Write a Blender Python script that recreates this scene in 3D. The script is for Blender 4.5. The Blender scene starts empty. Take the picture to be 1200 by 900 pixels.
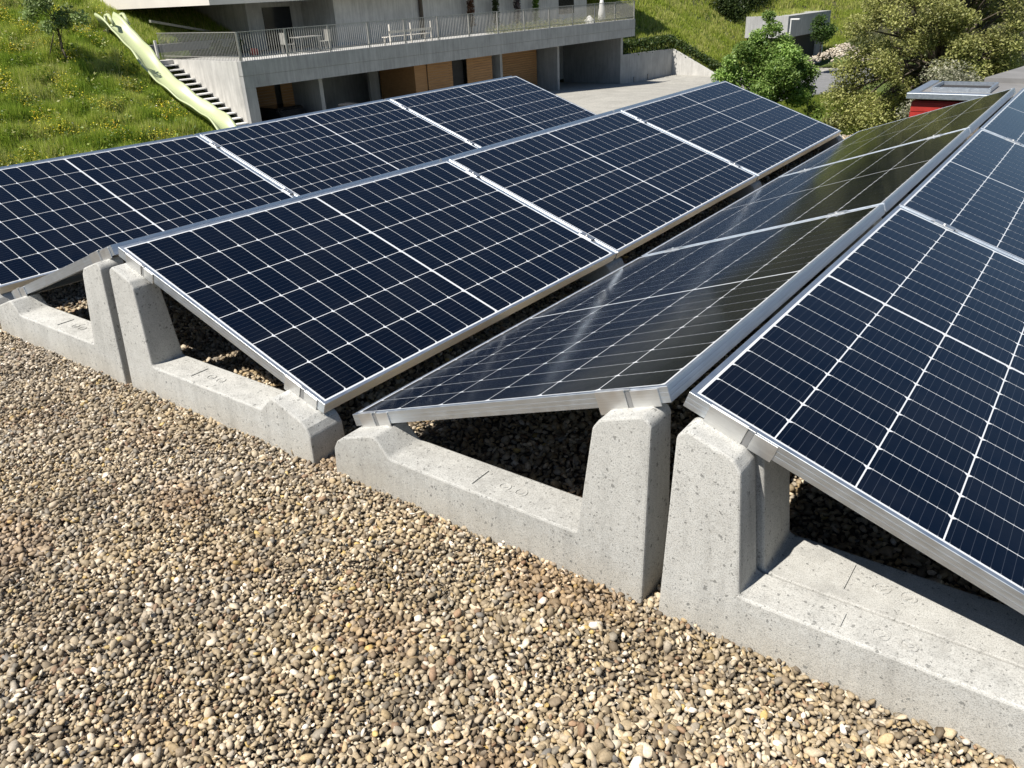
import bpy, math, random
import numpy as np
from mathutils import Vector, Matrix

R_ = math.radians
sc = bpy.context.scene
COL = sc.collection
rng = np.random.default_rng(7)
random.seed(7)

# ------------------------------------------------------------------ camera
CAM = np.array([2.6932, -1.3258, 1.2423]); YAW, PITCH, ROLL, FPX = -0.6506, 0.4636, -0.0503, 926.7
fwd = np.array([math.sin(YAW)*math.cos(PITCH), math.cos(YAW)*math.cos(PITCH), -math.sin(PITCH)])
rt = np.array([math.cos(YAW), -math.sin(YAW), 0.0]); up = np.cross(rt, fwd)
r2 = math.cos(ROLL)*rt + math.sin(ROLL)*up; u2 = -math.sin(ROLL)*rt + math.cos(ROLL)*up
cd = bpy.data.cameras.new('camera'); cam = bpy.data.objects.new('camera', cd); COL.objects.link(cam)
cd.sensor_fit = 'HORIZONTAL'; cd.sensor_width = 36; cd.lens = 36*FPX/1200
cd.clip_start = 0.05; cd.clip_end = 2000
cam.matrix_world = Matrix(((r2[0], u2[0], -fwd[0], CAM[0]), (r2[1], u2[1], -fwd[1], CAM[1]), (r2[2], u2[2], -fwd[2], CAM[2]), (0, 0, 0, 1)))
sc.camera = cam

# ------------------------------------------------------------------ sky, sun, exposure
SUNV = Vector((-0.38, -0.925, 0)).normalized(); EL = R_(57)
wd = bpy.data.worlds.new("World"); sc.world = wd; wd.use_nodes = True
nt = wd.node_tree; sky = nt.nodes.new('ShaderNodeTexSky'); sky.sky_type = 'NISHITA'; sky.sun_disc = False
sky.sun_elevation = EL; sky.sun_rotation = math.atan2(SUNV.x, SUNV.y); sky.air_density = 1.0; sky.dust_density = 0.2; sky.ozone_density = 2.2
bg = nt.nodes['Background']; nt.links.new(sky.outputs[0], bg.inputs[0]); bg.inputs[1].default_value = 0.06
sd = bpy.data.lights.new('sun', 'SUN'); so = bpy.data.objects.new('sun', sd); COL.objects.link(so)
sd.energy = 5.0; sd.angle = R_(0.5); sd.color = (1.0, 0.95, 0.87)
sdir = Vector((SUNV.x*math.cos(EL), SUNV.y*math.cos(EL), math.sin(EL)))
so.rotation_euler = sdir.to_track_quat('Z', 'Y').to_euler(); so.location = (0, -5, 20)
sc.view_settings.view_transform = 'Standard'; sc.view_settings.look = 'None'
sc.cycles.diffuse_bounces = 1
sc.view_settings.exposure = 0.42; sc.view_settings.gamma = 1

# ------------------------------------------------------------------ node helpers
class NB:
    def __init__(s, name):
        s.m = bpy.data.materials.new(name); s.m.use_nodes = True; s.t = s.m.node_tree
        s.b = s.t.nodes['Principled BSDF']
    def n(s, typ, **kw):
        x = s.t.nodes.new(typ)
        for k, v in kw.items():
            if k.startswith('i_'): x.inputs[k[2:].replace('_', ' ')].default_value = v
            else: setattr(x, k, v)
        return x
    def l(s, a, b): s.t.links.new(a, b)
    def tc(s, kind='Object'): return s.n('ShaderNodeTexCoord').outputs[kind]
    def noise(s, vec, scale, detail=4, rough=0.55):
        x = s.n('ShaderNodeTexNoise'); s.l(vec, x.inputs['Vector'])
        x.inputs['Scale'].default_value = scale; x.inputs['Detail'].default_value = detail; x.inputs['Roughness'].default_value = rough
        return x.outputs['Fac']
    def voro(s, vec, scale, feature='F1', out='Distance', rand=1):
        x = s.n('ShaderNodeTexVoronoi', feature=feature); s.l(vec, x.inputs['Vector'])
        x.inputs['Scale'].default_value = scale; x.inputs['Randomness'].default_value = rand
        return x.outputs[out]
    def ramp(s, fac, stops):
        x = s.n('ShaderNodeValToRGB'); s.l(fac, x.inputs[0]); e = x.color_ramp.elements
        while len(e) < len(stops): e.new(0.5)
        for i, (p, c) in enumerate(stops):
            e[i].position = p; e[i].color = (c, c, c, 1) if isinstance(c, (int, float)) else (*c, 1)
        return x.outputs[0]
    def math(s, op, a, b=0.0, c=None):
        x = s.n('ShaderNodeMath', operation=op)
        for i, v in enumerate((a, b, c)):
            if v is None: continue
            if isinstance(v, (int, float)): x.inputs[i].default_value = v
            else: s.l(v, x.inputs[i])
        return x.outputs[0]
    def mix(s, fac, a, b, mode='MIX'):
        x = s.n('ShaderNodeMix', data_type='RGBA', blend_type=mode)
        for i, v in ((0, fac), (6, a), (7, b)):
            if isinstance(v, (int, float)): x.inputs[i].default_value = v if i == 0 else (v, v, v, 1)
            elif isinstance(v, tuple): x.inputs[i].default_value = (*v, 1)
            else: s.l(v, x.inputs[i])
        return x.outputs[2]
    def bump(s, h, strength, dist=0.01, prev=None):
        x = s.n('ShaderNodeBump'); s.l(h, x.inputs['Height']); x.inputs['Strength'].default_value = strength; x.inputs['Distance'].default_value = dist
        if prev is not None: s.l(prev, x.inputs['Normal'])
        s.l(x.outputs[0], s.b.inputs['Normal']); return x.outputs[0]
    def col(s, c):
        if isinstance(c, tuple): s.b.inputs['Base Color'].default_value = (*c, 1)
        else: s.l(c, s.b.inputs['Base Color'])
    def set(s, **kw):
        for k, v in kw.items():
            i = s.b.inputs[k.replace('_', ' ')]
            if isinstance(v, (int, float)): i.default_value = v
            else: s.l(v, i)

def simple(name, c, rough=0.6, metal=0.0, var=0.12, scale=6.0, bump=0.0, bscale=40, spec=0.5):
    k = NB(name); v = k.tc()
    n = k.noise(v, scale, 5)
    lo = tuple(x*(1-var) for x in c); hi = tuple(min(1, x*(1+var)) for x in c)
    k.col(k.ramp(n, [(0.3, lo), (0.7, hi)])); k.set(Roughness=rough, Metallic=metal); k.b.inputs['Specular IOR Level'].default_value = spec
    if bump: k.bump(k.noise(v, bscale, 4), bump, 0.01)
    return k.m

M = {}
# --- solar cell : dark blue silicon under anti-reflective glass, printed bus bars
def m_cell():
    k = NB('solar_cell'); v = k.tc()
    sp = k.n('ShaderNodeSeparateXYZ'); k.l(v, sp.inputs[0])
    x, y = sp.outputs[0], sp.outputs[1]
    f = k.math('FRACT', k.math('ADD', k.math('DIVIDE', x, 0.0182), 0.5+100))      # bus bars every 18 mm
    d = k.math('ABSOLUTE', k.math('SUBTRACT', f, 0.5))
    bus = k.math('LESS_THAN', d, 0.024)
    ay = k.math('ABSOLUTE', y)
    pad = k.math('MULTIPLY', k.math('LESS_THAN', d, 0.055), k.math('GREATER_THAN', ay, 0.0385))
    oi = k.n('ShaderNodeObjectInfo')
    base = k.mix(oi.outputs['Random'], (0.0007, 0.0018, 0.0056), (0.0014, 0.0030, 0.0085))
    c = k.mix(k.math('MULTIPLY', bus, 0.15), base, (0.22, 0.25, 0.30))
    c = k.mix(k.math('MULTIPLY', pad, 0.22), c, (0.6, 0.63, 0.66))
    g = k.n('ShaderNodeNewGeometry')
    dust = k.ramp(k.noise(g.outputs['Position'], 5.0, 8, 0.7), [(0.42, 0.0), (0.85, 0.022)])
    c = k.mix(dust, c, (0.30, 0.29, 0.26))
    k.col(c); k.b.inputs['IOR'].default_value = 1.52; k.b.inputs['Specular Tint'].default_value = (0.34, 0.66, 1.0, 1)
    k.set(Roughness=k.ramp(k.noise(g.outputs['Position'], 9.0, 6, 0.7), [(0.3, 0.07), (0.8, 0.16)]))
    return k.m
M['cell'] = m_cell()
def m_back():
    k = NB('white_backsheet'); k.col((0.72, 0.74, 0.76)); k.set(Roughness=0.12); return k.m
M['back'] = m_back()
def m_alu(name, c, rough):
    k = NB(name); v = k.tc()
    mp = k.n('ShaderNodeMapping'); k.l(v, mp.inputs[0]); mp.inputs['Scale'].default_value = (3, 3, 120)
    n = k.noise(mp.outputs[0], 3, 4)
    k.col(k.ramp(n, [(0.3, tuple(x*0.88 for x in c)), (0.7, c)])); k.set(Metallic=0.95, Roughness=rough)
    n2 = k.noise(v, 30, 4); k.set(Roughness=k.ramp(n2, [(0.3, rough-0.06), (0.7, rough+0.08)]))
    return k.m
M['alu'] = m_alu('anodised_aluminium', (0.71, 0.755, 0.80), 0.42)  # cool tint puts some reflected sky blue into the metal colour
M['clamp'] = m_alu('mill_aluminium', (0.80, 0.80, 0.79), 0.42)
M['groove'] = simple('groove_dark', (0.30, 0.30, 0.30), 0.5, 0.6)
def m_concrete():
    k = NB('cast_concrete'); g = k.n('ShaderNodeNewGeometry'); v = g.outputs['Position']
    n1 = k.noise(v, 4.0, 6, 0.6); n2 = k.noise(v, 60, 6, 0.7)
    c = k.ramp(n1, [(0.30, (0.40, 0.39, 0.36)), (0.55, (0.495, 0.485, 0.45)), (0.75, (0.55, 0.54, 0.505))])
    c = k.mix(k.ramp(n2, [(0.35, 0.0), (0.7, 0.5)]), c, (0.60, 0.60, 0.57))
    # tan stain where splash water reaches near the gravel
    sp = k.n('ShaderNodeSeparateXYZ'); k.l(v, sp.inputs[0])
    st = k.math('MULTIPLY', k.ramp(k.math('ADD', sp.outputs[2], k.math('MULTIPLY', n1, 0.10)), [(0.03, 1.0), (0.14, 0.0)]), 0.45)
    c = k.mix(st, c, (0.47, 0.40, 0.29))
    # sand speckle
    sk = k.ramp(k.noise(v, 420, 3, 0.6), [(0.36, 0.62), (0.5, 1.0), (0.72, 1.1)])
    c = k.mix(1.0, c, sk, 'MULTIPLY')
    oi = k.n('ShaderNodeObjectInfo'); c = k.mix(1.0, c, k.ramp(oi.outputs['Random'], [(0.0, 0.91), (1.0, 1.04)]), 'MULTIPLY')
    mp = k.n('ShaderNodeMapping'); k.l(v, mp.inputs[0]); mp.inputs['Scale'].default_value = (14, 14, 1.6)
    c = k.mix(1.0, c, k.ramp(k.noise(mp.outputs[0], 1.3, 6, 0.65), [(0.34, 0.84), (0.52, 1.0), (0.75, 1.05)]), 'MULTIPLY')
    # blow holes: sparse round pores of several sizes
    vd = k.n('ShaderNodeTexNoise'); k.l(v, vd.inputs['Vector']); vd.inputs['Scale'].default_value = 140
    off = k.mix(0.012, v, vd.outputs['Color'], 'ADD')
    def pores(scale, rad, thin):
        d = k.voro(off, scale); cc = k.n('ShaderNodeSeparateColor'); k.l(k.voro(off, scale, out='Color'), cc.inputs[0])
        rr = k.math('MULTIPLY', k.math('SUBTRACT', cc.outputs[0], thin), rad/(1-thin))
        return k.math('LESS_THAN', d, rr)
    p1 = pores(60, 0.26, 0.55); p2 = pores(115, 0.30, 0.42); p3 = pores(26, 0.13, 0.56)
    pr = k.math('MAXIMUM', k.math('MAXIMUM', p1, p2), p3)
    c = k.mix(k.math('MULTIPLY', pr, 0.72), c, (0.15, 0.15, 0.14))
    k.col(c); k.set(Roughness=0.88)
    h = k.math('SUBTRACT', k.math('MULTIPLY', n2, 0.35), k.math('MULTIPLY', pr, 1.0))
    b = k.bump(h, 0.75, 0.003)
    k.bump(k.noise(v, 420, 3), 0.35, 0.002, prev=b)
    return k.m
M['concrete'] = m_concrete()
def m_fair(name, c, joint=False):
    k = NB(name); v = k.tc()
    n1 = k.noise(v, 0.9, 7, 0.65); n2 = k.noise(v, 14, 6, 0.7)
    cc = k.ramp(n1, [(0.3, tuple(x*0.82 for x in c)), (0.7, tuple(x*1.12 for x in c))])
    mp = k.n('ShaderNodeMapping'); k.l(v, mp.inputs[0]); mp.inputs['Scale'].default_value = (6, 6, 0.5)
    streak = k.ramp(k.noise(mp.outputs[0], 1.2, 6, 0.7), [(0.35, 0.80), (0.65, 1.08)])
    cc = k.mix(1.0, cc, streak, 'MULTIPLY')
    k.col(cc); k.set(Roughness=0.85); k.bump(n2, 0.25, 0.02); return k.m
M['fair'] = m_fair('fair_faced_concrete', (0.42, 0.42, 0.41))
M['render_wall'] = m_fair('painted_render', (0.60, 0.585, 0.55))
M['yard'] = m_fair('yard_concrete', (0.40, 0.385, 0.345))
M['pave'] = m_fair('terrace_paving', (0.55, 0.54, 0.51))
M['asphalt'] = simple('asphalt', (0.20, 0.20, 0.20), 0.9, 0, 0.2, 3, 0.3)
def m_wood():
    k = NB('cedar_boarding'); v = k.tc(); mp = k.n('ShaderNodeMapping'); k.l(v, mp.inputs[0]); mp.inputs['Scale'].default_value = (2, 0.6, 14)
    n = k.noise(mp.outputs[0], 2.0, 6, 0.65); oi = k.n('ShaderNodeObjectInfo')
    c = k.ramp(n, [(0.25, (0.28, 0.135, 0.05)), (0.75, (0.52, 0.29, 0.12))])
    c = k.mix(k.math('MULTIPLY', oi.outputs['Random'], 0.35), c, (0.30, 0.16, 0.07))
    k.col(c); k.set(Roughness=0.65); return k.m
M['wood'] = m_wood()
M['dark'] = simple('dark_interior', (0.035, 0.033, 0.032), 0.8)  # interior shade put into a flat near-black colour; also on the stair stringer
M['rail'] = simple('galvanised_steel', (0.42, 0.41, 0.38), 0.5, 0.35)
M['slide'] = simple('pale_green_plastic', (0.47, 0.52, 0.29), 0.4, 0, 0.06, 1.0)
M['white'] = simple('white_paint', (0.78, 0.77, 0.74), 0.5, 0, 0.05, 2)
M['offwhite'] = simple('cream_render', (0.78, 0.73, 0.66), 0.75, 0, 0.06, 1)
M['red'] = simple('red_painted_board', (0.42, 0.028, 0.020), 0.6, 0, 0.18, 5, 0.2, 30)
M['sheet'] = simple('grey_roof_membrane', (0.21, 0.205, 0.20), 0.8, 0, 0.15, 2, 0.2, 20)
M['glassdark'] = simple('dark_glass', (0.02, 0.022, 0.025), 0.12, 0, 0.1)
M['black'] = simple('black_plastic', (0.02, 0.02, 0.022), 0.4)
M['carwhite'] = simple('white_car_paint', (0.7, 0.7, 0.7), 0.2, 0, 0.03)
M['carblack'] = simple('black_car_paint', (0.012, 0.012, 0.014), 0.15, 0, 0.03)
M['bark'] = simple('bark', (0.10, 0.08, 0.06), 0.9, 0, 0.35, 8, 0.6, 25)
M['chip'] = simple('pale_rubble', (0.50, 0.47, 0.40), 0.9, 0, 0.35, 3, 0.6, 8)
M['pink'] = simple('red_cloth', (0.55, 0.10, 0.08), 0.8)

def m_attr(name, rough=0.7, transl=0.0, spec=0.3, mottle=0.0, mscale=200, bump=0.0):
    k = NB(name); a = k.n('ShaderNodeAttribute', attribute_name='col'); c = a.outputs['Color']
    if mottle:
        g = k.n('ShaderNodeNewGeometry')
        nn = k.noise(g.outputs['Position'], mscale, 4, 0.65)
        c = k.mix(1.0, c, k.ramp(nn, [(0.3, 1-mottle), (0.7, 1+mottle)]), 'MULTIPLY')
        if bump: k.bump(nn, bump, 0.002)
    k.col(c); k.set(Roughness=rough); k.b.inputs['Specular IOR Level'].default_value = spec
    if transl:
        tr = k.n('ShaderNodeBsdfTranslucent'); k.l(c, tr.inputs[0]); mx = k.n('ShaderNodeMixShader'); mx.inputs[0].default_value = transl
        k.l(k.b.outputs[0], mx.inputs[1]); k.l(tr.outputs[0], mx.inputs[2]); out = k.t.nodes['Material Output']; k.l(mx.outputs[0], out.inputs[0])
    return k.m
M['leaf'] = m_attr('leaf', 0.5, 0.38, 0.4)
M['grassblade'] = m_attr('grass_blade', 0.6, 0.45, 0.2)
M['stone'] = m_attr('river_pebble', 0.68, 0, 0.35, 0.22, 260, 0.25)
M['petal'] = m_attr('petal', 0.7, 0.2)
def m_bed():
    k = NB('gravel_bed'); v = k.n('ShaderNodeNewGeometry').outputs['Position']
    c = k.ramp(k.voro(v, 75, out='Color'), [(0.1, (0.10, 0.085, 0.065)), (0.5, (0.24, 0.20, 0.15)), (0.9, (0.36, 0.31, 0.24))])
    d = k.voro(v, 75); c = k.mix(k.ramp(d, [(0.25, 0.0), (0.6, 0.9)]), c, (0.05, 0.04, 0.03))
    k.col(c); k.set(Roughness=0.9); k.bump(k.math('SUBTRACT', 1.0, d), 1.0, 0.008); return k.m
M['bed'] = m_bed()
def m_ground():
    k = NB('meadow_soil'); v = k.n('ShaderNodeNewGeometry').outputs['Position']
    n1 = k.noise(v, 0.25, 8, 0.65); n2 = k.noise(v, 3.0, 8, 0.75)
    c = k.ramp(n1, [(0.35, (0.08, 0.13, 0.02)), (0.5, (0.13, 0.18, 0.03)), (0.65, (0.20, 0.23, 0.05))])
    c = k.mix(1.0, c, k.ramp(n2, [(0.3, 0.45), (0.7, 1.35)]), 'MULTIPLY')
    sp = k.n('ShaderNodeVectorMath', operation='DISTANCE'); k.l(v, sp.inputs[0]); sp.inputs[1].default_value = (-14, 30, -5)
    far = k.ramp(k.math('DIVIDE', k.math('ADD', sp.outputs['Value'], k.math('MULTIPLY', n1, 20.0)), 100.0), [(0.50, 0.0), (0.62, 1.0)])
    fo = k.ramp(n2, [(0.3, (0.020, 0.024, 0.009)), (0.5, (0.055, 0.055, 0.022)), (0.7, (0.11, 0.10, 0.045))])
    c = k.mix(far, c, fo)
    k.col(c); k.set(Roughness=0.95); k.bump(n2, 1.0, 0.3); return k.m
M['ground'] = m_ground()
def m_forest():
    k = NB('forest_hill'); v = k.n('ShaderNodeNewGeometry').outputs['Position']
    d = k.voro(v, 0.22); n = k.noise(v, 1.2, 8, 0.75)
    c = k.ramp(n, [(0.3, (0.03, 0.05, 0.012)), (0.7, (0.10, 0.13, 0.03))])
    k.col(c); k.set(Roughness=0.95); k.bump(k.math('SUBTRACT', n, d), 1.0, 2.0); return k.m
M['forest'] = m_forest()

# ------------------------------------------------------------------ object helpers
def tag(o, label=None, cat=None, group=None, kind=None):
    if label: o['label'] = label
    if cat: o['category'] = cat
    if group: o['group'] = group
    if kind: o['kind'] = kind
    return o
def link(o, parent=None):
    COL.objects.link(o)
    if parent is not None: o.parent = parent
    return o
def empty(name, mat=None, loc=None):
    o = bpy.data.objects.new(name, None); o.empty_display_size = 0.1; COL.objects.link(o)
    if mat is not None: o.matrix_world = mat
    if loc is not None: o.location = loc
    return o
class MB:
    def __init__(s): s.v = []; s.f = []
    def add(s, vs, fs):
        b = len(s.v); s.v += [tuple(map(float, p)) for p in vs]; s.f += [tuple(b+i for i in f) for f in fs]; return s
    def box(s, x0, y0, z0, x1, y1, z1):
        vs = [(x, y, z) for z in (z0, z1) for y in (y0, y1) for x in (x0, x1)]
        return s.add(vs, [(0, 2, 3, 1), (4, 5, 7, 6), (0, 1, 5, 4), (2, 6, 7, 3), (0, 4, 6, 2), (1, 3, 7, 5)])
    def prism(s, pts, axis, a, b):
        """polygon pts (2d) extruded along axis from a to b; axis 0,1,2"""
        def mk(p, t):
            if axis == 0: return (t, p[0], p[1])
            if axis == 1: return (p[0], t, p[1])
            return (p[0], p[1], t)
        n = len(pts); vs = [mk(p, a) for p in pts] + [mk(p, b) for p in pts]
        return s.add(vs, [tuple(range(n))[::-1], tuple(range(n, 2*n))] + [(i, (i+1) % n, n+(i+1) % n, n+i) for i in range(n)])
    def tube(s, p0, p1, r0, r1=None, n=6):
        r1 = r0 if r1 is None else r1; p0 = Vector(p0); p1 = Vector(p1); d = (p1-p0)
        if d.length < 1e-6: return s
        d.normalize(); a = d.orthogonal().normalized(); b = d.cross(a)
        vs = [p0+(a*math.cos(t)+b*math.sin(t))*r0 for t in [2*math.pi*i/n for i in range(n)]] + [p1+(a*math.cos(t)+b*math.sin(t))*r1 for t in [2*math.pi*i/n for i in range(n)]]
        return s.add(vs, [tuple(range(n))[::-1], tuple(range(n, 2*n))] + [(i, (i+1) % n, n+(i+1) % n, n+i) for i in range(n)])
    def mesh(s, name, mat):
        me = bpy.data.meshes.new(name); me.from_pydata(s.v, [], s.f); me.materials.append(mat); me.update(); return me
    def build(s, name, mat, parent=None, bevel=0.0, smooth=False, seg=2):
        me = s.mesh(name, mat)
        import bmesh
        bm = bmesh.new(); bm.from_mesh(me); bmesh.ops.recalc_face_normals(bm, faces=bm.faces); bm.to_mesh(me); bm.free()
        if smooth:
            me.polygons.foreach_set('use_smooth', [True]*len(me.polygons))
        o = bpy.data.objects.new(name, me); link(o, parent)
        if bevel:
            b = o.modifiers.new('bevel', 'BEVEL'); b.width = bevel; b.segments = seg; b.limit_method = 'ANGLE'; b.angle_limit = R_(25)
        return o
def np_mesh(name, verts, faces, mat, cols=None, parent=None, smooth=False):
    """verts (N,3), faces (F,k) equal-sided, cols (N,3)"""
    me = bpy.data.meshes.new(name); n, k = faces.shape
    me.vertices.add(len(verts)); me.vertices.foreach_set('co', np.ascontiguousarray(verts, np.float32).ravel())
    me.loops.add(n*k); me.loops.foreach_set('vertex_index', np.ascontiguousarray(faces, np.int32).ravel())
    me.polygons.add(n); me.polygons.foreach_set('loop_start', np.arange(0, n*k, k, dtype=np.int32))
    if smooth: me.polygons.foreach_set('use_smooth', np.ones(n, bool))
    me.update(calc_edges=True)
    if cols is not None:
        a = me.color_attributes.new('col', 'FLOAT_COLOR', 'POINT')
        a.data.foreach_set('color', np.hstack([cols, np.ones((len(cols), 1))]).astype(np.float32).ravel())
    me.materials.append(mat); o = bpy.data.objects.new(name, me); link(o, parent); return o

# ================================================================== THE SOLAR ARRAY
TILT = 0.3389; W = 1.755; H = 1.755/1.69; ZL = 0.1577; VAL = 0.1182; RID = 0.0488; GAP = 0.0244; THK = 0.035
CO = H*math.cos(TILT); SI = H*math.sin(TILT)
DZ = [0.0, -0.0219, -0.0209, -0.0225]
XB0, XB1 = 0.0, CO                                   # high, low x of each row
ROWS = {'B': (0.0, CO), 'C': (2*CO+VAL, CO+VAL), 'D': (2*CO+VAL+RID, 3*CO+VAL+RID), 'A2': (-RID, -RID-CO), 'A': (-RID-2*CO-VAL, -RID-CO-VAL), 'A3': (-2*RID-2*CO-VAL, -2*RID-3*CO-VAL)}
# --- shared panel meshes, local x = up the slope, y = long side, z = normal; glass surface near z=0
def panel_meshes():
    LIP = 0.011
    f = MB()
    # hollow extrusion: four mitred bars made of outer side, lip and inner return
    def ring(x0, y0, x1, y1, z): return [(x0, y0, z), (x1, y0, z), (x1, y1, z), (x0, y1, z)]
    loops = [ring(0.030, 0.030, H-0.030, W-0.030, -THK), ring(0, 0, H, W, -THK), ring(0, 0, H, W, -0.0235), ring(0.00025, 0.00025, H-0.00025, W-0.00025, -0.0228), ring(0.00025, 0.00025, H-0.00025, W-0.00025, -0.0210), ring(0, 0, H, W, -0.0203),
             ring(0, 0, H, W, -0.0125), ring(0.00025, 0.00025, H-0.00025, W-0.00025, -0.0118), ring(0.00025, 0.00025, H-0.00025, W-0.00025, -0.0100), ring(0, 0, H, W, -0.0093), ring(0, 0, H, W, 0.0003), ring(0.0007, 0.0007, H-0.0007, W-0.0007, 0.001),
             ring(LIP, LIP, H-LIP, W-LIP, 0.001), ring(LIP, LIP, H-LIP, W-LIP, -0.004)]
    vs = [p for l in loops for p in l]; fs = []
    for k in range(len(loops)-1):
        for i in range(4):
            j = (i+1) % 4; fs.append((4*k+i, 4*k+j, 4*k+4+j, 4*k+4+i))
    fs = fs + [(4*(len(loops)-1)+i, 4*(len(loops)-1)+(i+1) % 4, (i+1) % 4, i) for i in range(4)]
    f.add(vs, fs); fm = f.mesh('panel_frame', M['alu'])
    b = MB().box(0.008, 0.008, -0.0085, H-0.008, W-0.008, -0.0004); bm_ = b.mesh('backsheet', M['back'])
    cx, cy, ch, c2 = 0.1644/2, 0.0833/2, 0.0075, 0.0008
    pts = [(-cx+ch, -cy), (cx-ch, -cy), (cx, -cy+ch), (cx, cy-c2), (cx-c2, cy), (-cx+c2, cy), (-cx, cy-c2), (-cx, -cy+ch)]
    c = MB().prism(pts, 2, -0.0003, 0.0); cm = c.mesh('solar_cell', M['cell'])
    cells = []
    mx = 0.0165; my = 0.0175; mid = 0.008; py = (W-2*my-mid)/20; px = (H-2*mx)/6
    for j in range(20):
        y = my+(j+0.5)*py+(mid if j >= 10 else 0)
        for i in range(6): cells.append((mx+(i+0.5)*px, y, 0))
    return fm, bm_, cm, cells
FM, BM, CM, CELLS = panel_meshes()
def row_matrix(row, k):
    xh, xl = ROWS[row]; y0 = k*(W+GAP); y1 = y0+W
    z0 = DZ[k]; z1 = DZ[k+1]
    if row == 'A2': pass
    low0 = Vector((xl, y0, ZL+z0)); low1 = Vector((xl, y1, ZL+z1)); high0 = Vector((xh, y0, ZL+SI+z0))
    yax = (low1-low0).normalized(); xax = (high0-low0); xax = (xax - yax*xax.dot(yax)).normalized(); zax = xax.cross(yax)
    if zax.z < 0:      # right-handed frame with the origin at the far end
        org = low1; yax = -yax; zax = xax.cross(yax)
    else: org = low0
    return Matrix(((xax.x, yax.x, zax.x, org.x), (xax.y, yax.y, zax.y, org.y), (xax.z, yax.z, zax.z, org.z), (0, 0, 0, 1)))
plab = {
 ('B', 0): 'nearest solar panel of the centre row, sloping right down to its own concrete wedge',
 ('B', 1): 'middle solar panel of the right-sloping row in the centre of the picture',
 ('B', 2): 'far end solar panel of the centre row, in front of the leafy green tree',
 ('A', 0): 'nearest solar panel of the leftmost row, cut off by the left picture edge',
 ('A', 1): 'middle solar panel of the leftmost row, in front of the pale slide and steps',
 ('A', 2): 'far end solar panel of the leftmost row, in front of the wooden garage doors',
 ('C', 0): 'nearest left-sloping solar panel with grazing reflections, on the wedge right of centre',
 ('C', 1): 'middle solar panel of the left-sloping row, with blue and olive reflections',
 ('C', 2): 'far end olive-reflecting solar panel just below the red shed',
 ('D', 0): 'nearest solar panel at the right, wide cell lines, above the biggest concrete block',
 ('D', 1): 'second solar panel of the rightmost row, blue with sky glare',
 ('D', 2): 'bright blue farthest solar panel in the upper right corner',
 ('A2', 0): 'solar panel showing only its end edge and dark underside at the left wedge',
 ('A2', 1): 'hidden-face middle solar panel behind the ridge of the centre row',
 ('A2', 2): 'hidden-face far solar panel behind the ridge of the centre row',
 ('A3', 0): 'nearest solar panel behind the leftmost ridge, only its blue-grey top edge seen',
 ('A3', 1): 'middle solar panel behind the leftmost ridge, its edge below slide and steps',
 ('A3', 2): 'far solar panel behind the leftmost ridge, its edge below the garage doors'}
for (row, k), lab in plab.items():
    root = empty('solar_panel', mat=row_matrix(row, k)); tag(root, lab, 'solar panel', 'solar panels in ridged rows on the roof')
    link(bpy.data.objects.new('panel_frame', FM), root); link(bpy.data.objects.new('backsheet', BM), root)
    if row in ('A2', 'A3'):
        mb = MB()
        for (x, y, fl) in CELLS: mb.box(x-0.08, y-0.041, -0.0003, x+0.08, y+0.041, 0)
        tag(mb.build('cell_grid', M['cell'], root), kind='stuff')
        continue
    for (x, y, fl) in CELLS:
        c = bpy.data.objects.new('solar_cell', CM); link(c, root); c.location = (x, y, 0)
        if fl: c.rotation_euler = (0, 0, math.pi)

# joint rails (the bright bands between neighbouring panels) with their mid clamps
rl = {'A': 'leftmost row', 'B': 'centre row', 'C': 'left-sloping row with grazing reflections', 'D': 'rightmost row'}
for row in ('A', 'B', 'C', 'D'):
    for k in (0, 1):
        mtx = row_matrix(row, k); far = mtx.to_3x3() @ Vector((0, 1, 0))
        y_local = (W+GAP/2) if far.y > 0 else (-GAP/2)
        root = empty('clamp_rail', mat=mtx @ Matrix.Translation((0, y_local, 0)))
        tag(root, 'bright aluminium rail joining the %s panels of the %s' % (('nearest and middle', 'middle and far')[k], rl[row]), 'mounting rail', 'joint rails between panels')
        MB().box(0.004, -GAP/2+0.0005, -0.030, H-0.004, GAP/2-0.0005, -0.004).build('rail', M['alu'], root)
        for q in (0.17, H-0.17):
            m = MB().box(q-0.035, -GAP/2-0.007, 0.0015, q+0.035, GAP/2+0.007, 0.0045)
            m.tube((q, 0, 0.004), (q, 0, 0.009), 0.006, n=6)
            m.build('clamp', M['clamp'], root, bevel=0.0008, seg=1)
            MB().box(q-0.048, -0.008, -0.0045, q-0.037, 0.008, -0.0025).box(q+0.037, -0.008, -0.0045, q+0.048, 0.008, -0.0025).build('clamp_slot', M['groove'], root)

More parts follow.
